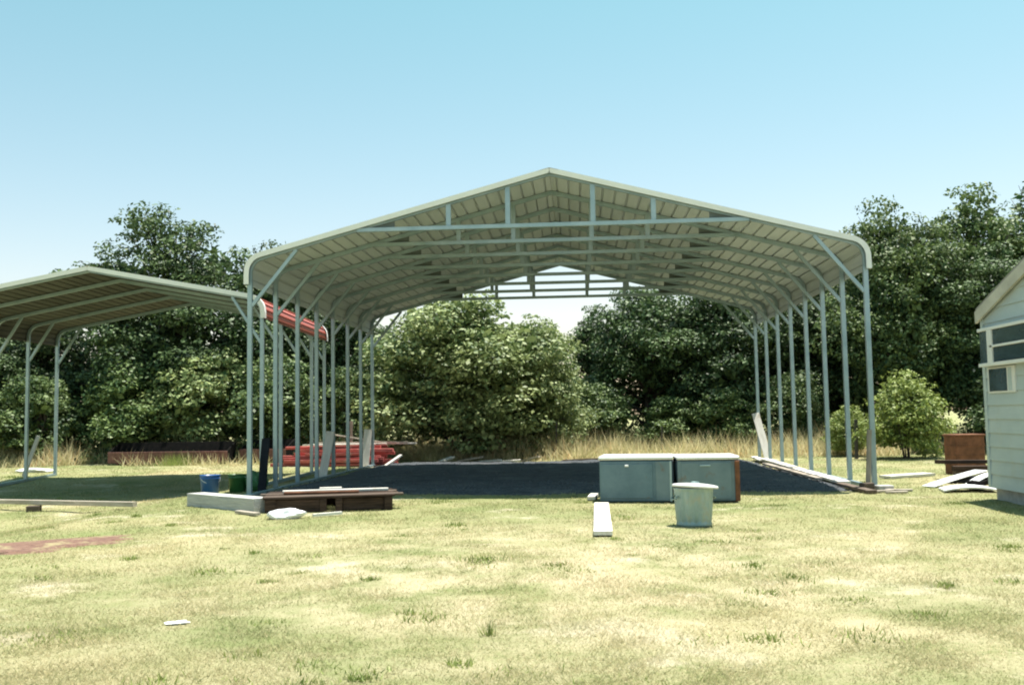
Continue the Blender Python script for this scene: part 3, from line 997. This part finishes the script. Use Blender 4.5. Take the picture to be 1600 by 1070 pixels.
def trough(label, loc, rz, L):
    t = thing('feed_trough', label, 'trough', loc, (0, 0, rz))
    link('front_panel', box_mesh((L, 0.04, 0.36), 'rust', 0.006, (0, -0.40, 0.26)), t)
    b = link('back_panel', box_mesh((L - 0.10, 0.04, 0.52), 'tar', 0.006), t, (0, 0.22, 0.48), (R(-20), 0, 0))
    link('floor_panel', box_mesh((L - 0.08, 0.52, 0.03), 'tar', 0.004, (0, -0.12, 0.12)), t)
    for s in (-1, 1):
        vs = [(s * L / 2, -0.38, 0.1), (s * L / 2, 0.14, 0.1), (s * L / 2, 0.34, 0.74), (s * L / 2, -0.38, 0.44)]
        vs += [(x - s * 0.04, y, z) for x, y, z in vs]
        link('end_panel', mesh_from(vs, [(0, 1, 2, 3), (7, 6, 5, 4), (0, 4, 5, 1), (1, 5, 6, 2), (2, 6, 7, 3), (3, 7, 4, 0)], 'tar'), t)
        for yy in (-0.33, 0.1):
            link('leg', box_mesh((0.08, 0.08, 0.14), 'rust', 0.006, (s * (L / 2 - 0.3), yy, 0.06)), t)
    return t


trough('long rusty red feed trough lying in the rough grass', gp(-13.05, 31.2), R(-3), 4.0)
trough('short rusty trough piece beside the long one', gp(-10.05, 31.6), R(-8), 1.6)

# ------------------------------------------------------------------ red pile
rp_ = random.Random(5)
layers = [(8, 0.0), (8, 0.098), (7, 0.196), (7, 0.294), (6, 0.392), (4, 0.49)]
for li, (n, z) in enumerate(layers):
    for k in range(n):
        yy = 28.9 + (k - (n - 1) / 2) * 0.185 + rp_.uniform(-0.015, 0.015)
        xx = -6.95 + rp_.uniform(-0.45, 0.45)
        L = rp_.choice((1.9, 2.4, 2.9, 3.3)) - 0.10 * li
        a = rp_.uniform(-0.03, 0.03) if k else rp_.uniform(-0.08, 0.04)
        t = rp_.choice((0.05, 0.065, 0.08, 0.092))
        g0 = zgf(xx, yy) * 0 + 0.012
        plank('red_board', 'red painted board in the %s layer of the pile behind the left legs' % ('bottom', 'second', 'third', 'fourth', 'fifth', 'top')[li], 'board', (xx - L / 2, yy - a * L / 2, g0 + z), (xx + L / 2, yy + a * L / 2, g0 + z + rp_.uniform(-0.004, 0.004)), 0.15, t, 'redwood', group='red boards in the %s layer of the pile' % ('bottom', 'second', 'third', 'fourth', 'fifth', 'top')[li])
zt = 0.60
for k, (x0, y0, x1, y1, z0, z1, w, lab) in enumerate(((-8.0, 28.4, -5.9, 28.6, 0, 0, 0.14, 'white board lying on top of the red pile, nearest the legs'),
                                                     (-7.9, 28.9, -5.6, 28.8, 0.0, 0.0, 0.12, 'white board lying along the middle of the red pile top'),
                                                     (-7.3, 29.2, -4.75, 29.0, 0.0, 0.0, 0.12, 'long pale board overhanging the right end of the red pile'),
                                                     (-7.6, 28.55, -5.0, 28.95, 0.06, 0.04, 0.07, 'thin grey stick crossing the top of the red pile'),
                                                     (-7.35, 29.05, -5.75, 28.7, 0.30, 0.05, 0.06, 'tan stick rising from the top of the red pile'),)):
    plank('top_board' if k < 3 else 'stick', lab, 'board' if k < 3 else 'stick', (x0, y0, zt + z0), (x1, y1, zt + z1), w, 0.04, 'palewood' if k < 3 else 'wood')
plank('offcut', 'tan offcut slanting out of the red pile end', 'offcut', gp(-5.42, 27.75, 0.01), (-5.05, 28.15, 0.28), 0.12, 0.05, 'palewood')
plank('stake', 'upright tan stake behind the red pile', 'stake', gp(-6.95, 30.1, 0), (-6.95, 30.12, 1.30), 0.09, 0.06, 'wood')
# scrap at the back edge of the pad
for k, (x, y, l_, w, a, m) in enumerate(((-2.6, 29.35, 0.7, 0.2, 0.5, 'palewood'), (-3.2, 29.5, 0.8, 0.15, -0.2, 'wood'), (-2.0, 29.4, 0.6, 0.25, 0.1, 'palewood'), (-3.9, 29.3, 0.5, 0.2, 0.8, 'palewood'), (0.2, 29.3, 1.3, 0.12, 0.05, 'oldwood'), (-1.4, 29.45, 0.6, 0.12, -0.5, 'wood'))):
    plank('pad_scrap', ('dark board lying at the back edge of the gravel pad' if m == 'oldwood' else 'pale wood scrap at the back edge of the gravel pad'), 'scrap',
          gp(x - l_ / 2 * math.cos(a), y - l_ / 2 * math.sin(a), 0.015), gp(x + l_ / 2 * math.cos(a), y + l_ / 2 * math.sin(a), 0.05 + 0.10 * (k % 2)), w, 0.05, m, group=None if m == 'oldwood' else 'wood scraps behind the pad')

# ------------------------------------------------------------------ fence posts
for x, y, h, w, m, lab in ((-16.6, 33.6, 0.95, 0.13, 'steelpost', 'pale weathered fence post by the rusty trough'),
                           (-0.68, 31.2, 1.15, 0.05, 'darkpost', 'thin fence post in dry grass beside the broad light bush'),
                           (2.72, 32.4, 0.95, 0.05, 'darkpost', 'thin dark fence post in dry grass behind the metal chests'),
                           (7.95, 28.9, 1.12, 0.09, 'darkpost', 'dark fence post beside the yellow green shrub')):
    o = link('fence_post', bar_mesh((0, 0, -0.02), (0.03, 0.01, h), w, w * 0.8, m, 0.006), None, gp(x, y, 0.0))
    tag(o, lab, 'fence post')


# ------------------------------------------------------------------ trees
def crown_mesh(seed, lobes, leaf=0.13, clump_r=0.42, per=70, dens=2.4, matname='leaf_dark', inner=True):
    r = np.random.default_rng(seed)
    C, S = [], []
    for (cx, cy, cz, rx, ry, rz) in lobes:
        area = 4 * math.pi * ((rx * ry) ** 1.6 / 3 + (rx * rz) ** 1.6 / 3 + (ry * rz) ** 1.6 / 3) ** (1 / 1.6)
        n = int(area * dens / (clump_r / 0.42) ** 2)
        d = r.normal(size=(n, 3))
        d /= np.linalg.norm(d, axis=1)[:, None]
        k = r.uniform(0.66, 1.0, (n, 1)) ** 0.6 * (1 + 0.10 * np.sin(d[:, :1] * 5 + seed) * np.cos(d[:, 2:] * 4))
        C.append(np.array([cx, cy, cz]) + d * np.array([rx, ry, rz]) * k)
        S.append(r.uniform(0.5, 1.45, n))
        # sprays that break the outline
        m = max(3, n // 9)
        d = r.normal(size=(m, 3))
        d[:, 2] = np.abs(d[:, 2]) * 0.9
        d /= np.linalg.norm(d, axis=1)[:, None]
        C.append(np.array([cx, cy, cz]) + d * np.array([rx, ry, rz]) * r.uniform(1.0, 1.16, (m, 1)))
        S.append(r.uniform(0.28, 0.55, m))
    C = np.concatenate(C)
    S = np.concatenate(S)
    keep = C[:, 2] > 0.12
    C, S = C[keep], S[keep]
    counts = np.maximum(8, (per * S ** 2).astype(int))
    idx = np.repeat(np.arange(len(C)), counts)
    N = len(idx)
    d = r.normal(size=(N, 3))
    d /= np.linalg.norm(d, axis=1)[:, None]
    rad = r.uniform(0.25, 1.0, (N, 1)) ** 0.5
    out = d * rad * (clump_r * S[idx])[:, None] * np.array([1.25, 1.25, 0.50])
    P = C[idx] + out
    size = leaf * r.uniform(0.6, 1.35, N)
    nrm = d * 0.6 + r.normal(size=(N, 3)) * 0.55 + np.array([0, 0, 0.75])
    if inner:
        for (cx, cy, cz, rx, ry, rz) in lobes:
            n = int(rx * ry * rz * 46) + 20
            dd = r.normal(size=(n, 3))
            dd /= np.linalg.norm(dd, axis=1)[:, None]
            p = np.array([cx, cy, cz]) + dd * np.array([rx, ry, rz]) * r.uniform(0.2, 0.68, (n, 1))
            P = np.concatenate([P, p])
            size = np.concatenate([size, np.full(n, leaf * 2.3)])
            nrm = np.concatenate([nrm, r.normal(size=(n, 3))])
        kk = P[:, 2] > 0.04
        P, size, nrm = P[kk], size[kk], nrm[kk]
    N = len(P)
    nrm /= np.linalg.norm(nrm, axis=1)[:, None]
    a = r.normal(size=(N, 3))
    t = np.cross(nrm, a)
    t /= np.linalg.norm(t, axis=1)[:, None]
    b = np.cross(nrm, t)
    hl = size[:, None] * 0.5
    hwid = hl * r.uniform(0.45, 0.75, (N, 1))
    bend = nrm * hl * r.uniform(-0.35, 0.1, (N, 1))
    V = np.stack([P - t * hl, P - b * hwid + bend * 0.3, P + t * hl + bend, P + b * hwid + bend * 0.3], 1).reshape(-1, 3)
    V[:, 2] = np.maximum(V[:, 2], 0.01)
    return big_mesh(V, 4, matname)


def trunk_mesh(seed, h, r0, lobes, stems=1):
    r = random.Random(seed)
    vs, fs = [], []

    def add(p, rr):
        v, f = ring_tube(p, rr, 'bark', 7)
        o = len(vs)
        vs.extend(v)
        fs.extend(tuple(i + o for i in q) for q in f)
    bx = [(r.uniform(-0.3, 0.3) * (stems > 1), r.uniform(-0.3, 0.3) * (stems > 1)) for _ in range(stems)]
    for (x, y) in bx:
        p, rr = [], []
        for k in range(7):
            t = k / 6
            p.append((x * (1 + 1.5 * t) + r.uniform(-1, 1) * 0.08 * t * h * 0.3, y * (1 + 1.5 * t) + r.uniform(-1, 1) * 0.08 * t * h * 0.3, -0.05 + t * h * 0.8))
            rr.append(r0 * (1 - 0.8 * t) * (1.35 if k == 0 else 1) / (stems ** 0.5))
        add(p, rr)
    for (cx, cy, cz, rx, ry, rz) in lobes:
        z0 = max(0.25, min(cz - 0.6 * rz, h * 0.55) * 0.8)
        s = bx[r.randrange(stems)]
        st = Vector((s[0] * 1.6, s[1] * 1.6, z0))
        en = Vector((cx, cy, cz + rz * 0.35))
        mid = st.lerp(en, 0.5) + Vector((r.uniform(-.2, .2), r.uniform(-.2, .2), 0.15 * rz))
        add([st, st.lerp(mid, 0.5), mid, mid.lerp(en, 0.6), en], [r0 * 0.42, r0 * 0.34, r0 * 0.25, r0 * 0.15, r0 * 0.06])
        for q in range(4):
            e2 = Vector((cx, cy, cz)) + Vector((r.uniform(-1, 1) * rx, r.uniform(-1, 1) * ry, r.uniform(-0.3, 0.9) * rz)) * 0.8
            add([mid, mid.lerp(e2, 0.5) + Vector((0, 0, 0.08)), e2], [r0 * 0.18, r0 * 0.11, r0 * 0.03])
    return mesh_from(vs, fs, 'bark', True)


def lobes_for(seed, w, h, base, n, top=1.0, pointed=0.0):
    """irregular lobes filling an upright envelope of half width w"""
    r = random.Random(seed)
    out = [(0, 0, base + (h - base) * 0.48, w * 0.50, w * 0.50, (h - base) * 0.36)]
    for k in range(n):
        t = (k + 0.5) / n
        z = base + (h - base) * (0.12 + 0.74 * t)
        env = math.sin(math.pi * min(1, 0.16 + 0.80 * (t * (1 - 0.15 * pointed)))) ** 0.7
        a = k * 2.4 + r.uniform(-0.5, 0.5)
        d = w * env * r.uniform(0.45, 0.84)
        s = w * r.uniform(0.24, 0.40) * (1 - 0.25 * pointed * t)
        out.append((d * math.cos(a), d * math.sin(a), z, s * 1.1, s * 1.1, s * r.uniform(0.75, 1.05)))
    out.append((r.uniform(-0.25, 0.25) * w, r.uniform(-.2, .2) * w, h - 0.28 * w, w * 0.34, w * 0.34, w * 0.34))
    return out


KINDS = {}


def tree_kind(key, seed, w, h, base, n, matname, r0, leaf=0.145, clump=0.56, per=120, dens=1.9, stems=1, lobes=None, pointed=0.0):
    lb = lobes or lobes_for(seed, w, h, base, n, pointed=pointed)
    KINDS[key] = (crown_mesh(seed, lb, leaf, clump, per, dens, matname), trunk_mesh(seed, h, r0, lb, stems), h)


tree_kind('evergreen', 11, 3.3, 8.6, 0.9, 24, 'leaf_dark', 0.20)
tree_kind('dark', 12, 3.0, 6.6, 0.5, 22, 'leaf_dark', 0.17)
tree_kind('tall', 13, 2.5, 9.0, 0.8, 24, 'leaf_mid', 0.17, pointed=0.6)
tree_kind('bushy', 14, 2.9, 5.2, 0.10, 24, 'leaf_olive', 0.12, stems=4, per=125, dens=2.0)
tree_kind('shrub', 15, 1.7, 3.3, 0.05, 14, 'leaf_mid', 0.06, stems=4, leaf=0.14, clump=0.42, per=80)
tree_kind('lightshrub', 16, 1.25, 2.35, 0.04, 14, 'leaf_light', 0.045, stems=5, leaf=0.10, clump=0.30, per=60, dens=2.6)
# the broad tree with a crest rising left of its crown
tree_kind('crest', 17, 3.6, 9.4, 0.5, 0, 'leaf_dark', 0.22, lobes=[
    (0, 0, 4.2, 2.6, 2.4, 3.0), (-1.2, -0.3, 8.6, 0.95, 0.9, 0.75), (-0.1, -0.2, 8.0, 1.3, 1.2, 0.9), (1.2, 0, 7.1, 1.3, 1.3, 1.0), (2.3, -0.2, 6.2, 1.2, 1.2, 1.0),
    (-2.3, 0.1, 7.0, 0.95, 0.9, 0.8), (-3.2, 0, 6.9, 0.75, 0.7, 0.55), (-1.0, -0.8, 6.3, 1.5, 1.2, 1.1), (0.8, -1.2, 5.4, 1.4, 1.2, 1.0), (-2.4, -0.6, 5.0, 1.3, 1.2, 1.1),
    (2.4, -0.8, 4.4, 1.3, 1.2, 1.1), (-1.2, -1.7, 3.4, 1.4, 1.1, 1.1), (1.3, -1.7, 2.9, 1.4, 1.1, 1.2), (-2.8, -0.6, 2.5, 1.2, 1.1, 1.2), (3.0, -0.4, 2.4, 1.1, 1.0, 1.2), (0, -1.8, 1.5, 1.6, 1.0, 1.0)])


def tree(name, kind, label, x, y, h, sx=1.0, rz=0.0, group=None, matname=None, cat='tree'):
    cm, tm, h0 = KINDS[kind]
    k = h / h0
    root = thing(name, label, cat, gp(x, y, -0.01), (0, 0, rz), group)
    root.scale = (k * sx, k * sx, k)
    c = link('crown', cm, root)
    if matname:
        c.material_slots[0].link = 'OBJECT'
        c.material_slots[0].material = M[matname]
    link('trunk', tm, root)
    return root


def bx_(px, Y_):
    """sideways position at depth Y_ of a bearing given as a fraction of the picture's half width"""
    return px * Y_


tree('evergreen_tree', 'crest', 'broad tall evergreen with stepped crest rising behind the smaller carport', -14.8, 36.0, 9.6, 1.08)
tree('evergreen_tree', 'evergreen', 'dark evergreen between the broad crested tree and large carport', -11.4, 37.5, 7.9, 0.85, 1.3)
tree('evergreen_tree', 'dark', 'dark low evergreen beyond the smaller carport, near its rear legs', -20.4, 36.0, 5.6, 1.1, 0.4)
tree('evergreen_tree', 'evergreen', 'dark evergreen behind the red board pile', -8.6, 36.5, 5.9, 1.0, 2.2)
tree('broad_bush', 'bushy', 'broad light olive bush tree behind the gravel pad', -3.75, 32.6, 5.35, 1.18, 0.6)
tree('broad_bush', 'bushy', 'lower rounded olive bush tree joined to the broad one', -1.75, 33.0, 4.5, 0.92, 2.6)
tree('dark_tree', 'dark', 'dark tree with ragged top under the roof right of the sky gap', 2.7, 37.5, 6.3, 1.0, 0.8)
tree('dark_tree', 'tall', 'small slender tree at the edge of the sky gap', 0.62, 38.5, 5.6, 0.8, 1.9, matname='leaf_dark')
tree('dark_tree', 'dark', 'dark tree behind the rear right carport legs', 6.1, 37.0, 6.7, 1.0, 2.9)
tree('dark_tree', 'evergreen', 'dark tree between the right legs and tall trees', 9.6, 38.5, 7.6, 1.0, 4.1)
tree('tall_tree', 'evergreen', 'tall round topped green tree beside the carport eave', 11.2, 35.0, 8.4, 0.85, 0.5, matname='leaf_mid')
tree('tall_tree', 'tall', 'tall tree with thin feathery top behind the house', 14.2, 36.0, 9.3, 0.9, 1.0)
tree('tall_tree', 'tall', 'tall tree just above the house roof line', 16.7, 36.0, 9.7, 1.1, 3.0)
tree('tall_tree', 'evergreen', 'dense tree filling the wood behind the house', 14.0, 33.5, 6.6, 1.0, 5.0)
for k, (x, y, h, kd) in enumerate(((-24.5, 38, 6.0, 'dark'), (-28, 39, 6.5, 'evergreen'), (-18, 41, 6.2, 'dark'), (-13, 42, 6.4, 'dark'), (-6.2, 41, 5.2, 'dark'), (5.0, 42, 6.0, 'evergreen'), (12, 42, 7.6, 'dark'), (18.5, 40, 8.2, 'evergreen'), (22, 38, 8.0, 'tall'), (20, 34, 7, 'dark'), (26, 37, 8, 'dark'))):
    tree('wood_tree', kd, 'dark dense tree deep in the wood behind the clearing', x, y, h, 1.1, k * 1.7, group='trees deep in the wood', matname='leaf_dark')
for k, (x, y, h, sx, mt, lab) in enumerate(((-18.4, 32.6, 2.9, 1.1, None, 'green shrub behind the rear legs of the smaller carport'),
                                            (-15.6, 33.2, 3.3, 1.0, None, 'leafy green shrub behind the pale fence post'),
                                            (-12.9, 33.6, 3.7, 1.05, 'leaf_olive', 'tall olive green shrub behind the long rusty trough'),
                                            (-10.2, 33.4, 3.5, 1.0, None, 'green shrub behind the short trough piece'),
                                            (-7.6, 33.2, 3.0, 0.9, None, 'green shrub behind the red board pile'),
                                            (3.2, 34.8, 1.9, 1.2, None, 'low shrub at the wood edge beyond the chests'),
                                            (5.0, 34.2, 2.1, 1.1, None, 'low shrub at the wood edge behind the tall white board'),
                                            (7.3, 33.8, 2.6, 1.0, None, 'shrub at the wood edge beyond the right legs'),
                                            (0.9, 35.2, 2.4, 1.1, None, 'shrub at the wood edge beside the broad olive bush'),
                                            (-21.6, 33.6, 3.0, 1.2, None, 'green shrub at the far end of the rough grass'),
                                            (13.2, 31.5, 2.8, 1.1, 'leaf_dark', 'dark shrub behind the rusty steel box'))):
    tree('shrub', 'shrub', lab, x, y, h, sx, k * 1.3, matname=mt, cat='shrub')
tree('light_shrub', 'lightshrub', 'bright yellow green shrub standing between carport and house', 9.35, 28.6, 2.35, 0.95, 0.4, cat='shrub')
tree('light_shrub', 'lightshrub', 'small bright green shrub behind the dark fence post', 8.0, 30.2, 1.45, 0.9, 2.4, cat='shrub')


# ------------------------------------------------------------------ grass
def blades(P, h, w, lean, seed):
    r = np.random.default_rng(seed)
    N = len(P)
    a = r.uniform(0, 2 * math.pi, N)
    side = np.stack([np.cos(a), np.sin(a), np.zeros(N)], 1) * (w * 0.5)[:, None]
    b = r.uniform(0, 2 * math.pi, N)
    tip = np.stack([np.cos(b) * lean * h, np.sin(b) * lean * h, h * np.sqrt(np.maximum(0.05, 1 - lean ** 2))], 1)
    return np.stack([P - side, P + side, P + tip], 1).reshape(-1, 3)


r = np.random.default_rng(77)
N = 620000
yy = 4.0 * (32.0 / 4.0) ** (r.uniform(0, 1, N) ** 1.25)
xx = r.uniform(-1, 1, N) * (0.62 * yy + 1.2) - 0.07 * yy
ok = ~((xx > PX0 - 0.0) & (xx < PX1) & (yy > PY0 + 0.05) & (yy < PY1)) & ~((xx > HX - 0.0) & (yy > HY0) & (yy < HY1))
ok &= ~(((xx + 6.35) / 1.2) ** 2 + ((yy - 10.65 - 0.42 * (xx + 6.45)) / 0.5) ** 2 < 0.6) | (r.uniform(0, 1, N) < 0.35)
pn = np.sin(xx * 2.1 + 1.3 * np.sin(yy * 1.7)) * np.cos(yy * 2.4 + np.sin(xx * 1.1)) + 0.6 * np.sin(xx * 5.3 + yy * 3.1)
ok &= r.uniform(-2.2, 1.4, N) < pn + 0.9
xx, yy, pn = xx[ok], yy[ok], pn[ok]
N = len(xx)
h = r.uniform(0.012, 0.038, N) * (1 + 0.22 * np.clip(pn, -1, 1.5)) * (1 + yy / 40)
w = r.uniform(0.003, 0.007, N) * (0.8 + yy / 9)
P = np.stack([xx, yy, zg(xx, yy) - 0.004], 1)
lawn = link('lawn_grass', big_mesh(blades(P, h, w, r.uniform(0.55, 0.98, N), 5), 3, 'blade'))
tag(lawn, 'short dry green and straw grass over the clearing', 'grass', None, 'stuff')

N = 110000
yy = r.uniform(29.2, 40, N)
xx = r.uniform(-27, 17, N)
pn = np.sin(xx * 0.9 + 1.1 * np.sin(yy * 0.8)) * np.cos(yy * 0.9 + xx * 0.3) + 0.5 * np.sin(xx * 2.7 + yy * 1.3)
start = 30.3 + 0.8 * np.sin(xx * 0.7) + 0.5 * np.sin(xx * 1.9) + 1.8 * sst((xx - 6) / 3) * 0 - 0.0
ok = (yy > start) & (r.uniform(-1.6, 1.2, N) < pn + 0.5)
ok &= ~((xx > -15.6) & (xx < -8.8) & (yy > 30.4) & (yy < 32.3))
xx, yy, pn = xx[ok], yy[ok], pn[ok]
N = len(xx)
h = r.uniform(0.45, 1.15, N) * (0.85 + 0.22 * pn) * sst((yy - 29.3) / 1.8)
h = np.maximum(h, 0.10)
P = np.stack([xx, yy, zg(xx, yy) - 0.01], 1)
md = link('meadow_grass', big_mesh(blades(P, h, r.uniform(0.018, 0.036, N), r.uniform(0.25, 0.85, N), 6), 3, 'hay'))
tag(md, 'tall dry tan grass along the wood edge', 'grass', None, 'stuff')


def tuft(label, x, y, n, h, rad, m, seed):
    rr = np.random.default_rng(seed)
    P = np.stack([x + rr.normal(0, rad, n), y + rr.normal(0, rad, n), np.zeros(n)], 1)
    P[:, 2] = zg(P[:, 0], P[:, 1]) - 0.003
    V = blades(P - np.array([x, y, 0]), h * rr.uniform(0.4, 1.1, n), rr.uniform(0.004, 0.009, n), rr.uniform(0.1, 0.7, n), seed)
    o = link('grass_tuft', big_mesh(V, 3, m), None, (x, y, 0))
    return tag(o, label, 'grass tuft')


tuft('thin upright weed tuft in the straw coloured lawn', -0.58, 6.25, 40, 0.15, 0.02, 'leaf_light', 2)
tuft('weedy tuft in front of the long rusty trough', -12.6, 30.4, 900, 0.5, 0.28, 'leaf_light', 3)

N = 5000
xx = r.uniform(PX0 - 0.15, PX1 + 0.12, N)
yy = np.where(r.uniform(0, 1, N) < 0.5, r.uniform(PY0 - 0.25, PY1 + 0.1, N), PY0 + np.abs(r.normal(0, 1.2, N)) - 0.2)
e = np.minimum(np.minimum(xx - PX0, PX1 - xx), np.minimum(yy - PY0, PY1 - yy))
zz = zg(xx, yy) + 0.045 * sst(e / 0.35) + 0.014
sz = r.uniform(0.010, 0.032, N)
tet = np.array([[1, 0, 0], [-0.5, 0.85, 0], [-0.5, -0.85, 0], [0.1, 0.1, 0.9]])
an = r.uniform(0, 6.28, N)
V = tet[None] * sz[:, None, None] * r.uniform(0.7, 1.3, (N, 4, 3))
V = np.stack([V[..., 0] * np.cos(an)[:, None] - V[..., 1] * np.sin(an)[:, None], V[..., 0] * np.sin(an)[:, None] + V[..., 1] * np.cos(an)[:, None], V[..., 2]], -1)
V = V + np.stack([xx, yy, zz - 0.004], -1)[:, None, :]
tri = V[:, [[0, 1, 3], [1, 2, 3], [2, 0, 3]]].reshape(-1, 3)
tag(link('gravel_stones', big_mesh(tri, 3, 'stones')), 'loose grey gravel stones over the dark pad', 'gravel', None, 'stuff')

# low weeds in the lawn
K = 150
cy = 4.6 * (26.0 / 4.6) ** r.uniform(0, 1, K)
cx = r.uniform(-1, 1, K) * (0.60 * cy + 0.5) - 0.07 * cy
ok = ~((cx > PX0 - 0.3) & (cx < PX1 + 0.3) & (cy > PY0 - 0.3) & (cy < PY1 + 0.3)) & ~((cx > HX - 0.2) & (cy > HY0 - 0.3))
cx, cy = cx[ok], cy[ok]
cnt = r.integers(25, 130, len(cx))
sp = r.uniform(0.03, 0.13, len(cx))
ii = np.repeat(np.arange(len(cx)), cnt)
P = np.stack([cx[ii] + r.normal(0, 1, len(ii)) * sp[ii], cy[ii] + r.normal(0, 1, len(ii)) * sp[ii], np.zeros(len(ii))], 1)
P[:, 2] = zg(P[:, 0], P[:, 1]) - 0.003
hh = r.uniform(0.02, 0.065, len(cx))[ii] * r.uniform(0.5, 1.2, len(ii))
V = blades(P, hh, r.uniform(0.006, 0.013, len(ii)) * (0.8 + P[:, 1] / 14), r.uniform(0.3, 0.95, len(ii)), 31)
tag(link('weeds', big_mesh(V, 3, 'leaf_light')), 'low green weeds scattered through the dry lawn', 'weeds', None, 'stuff')
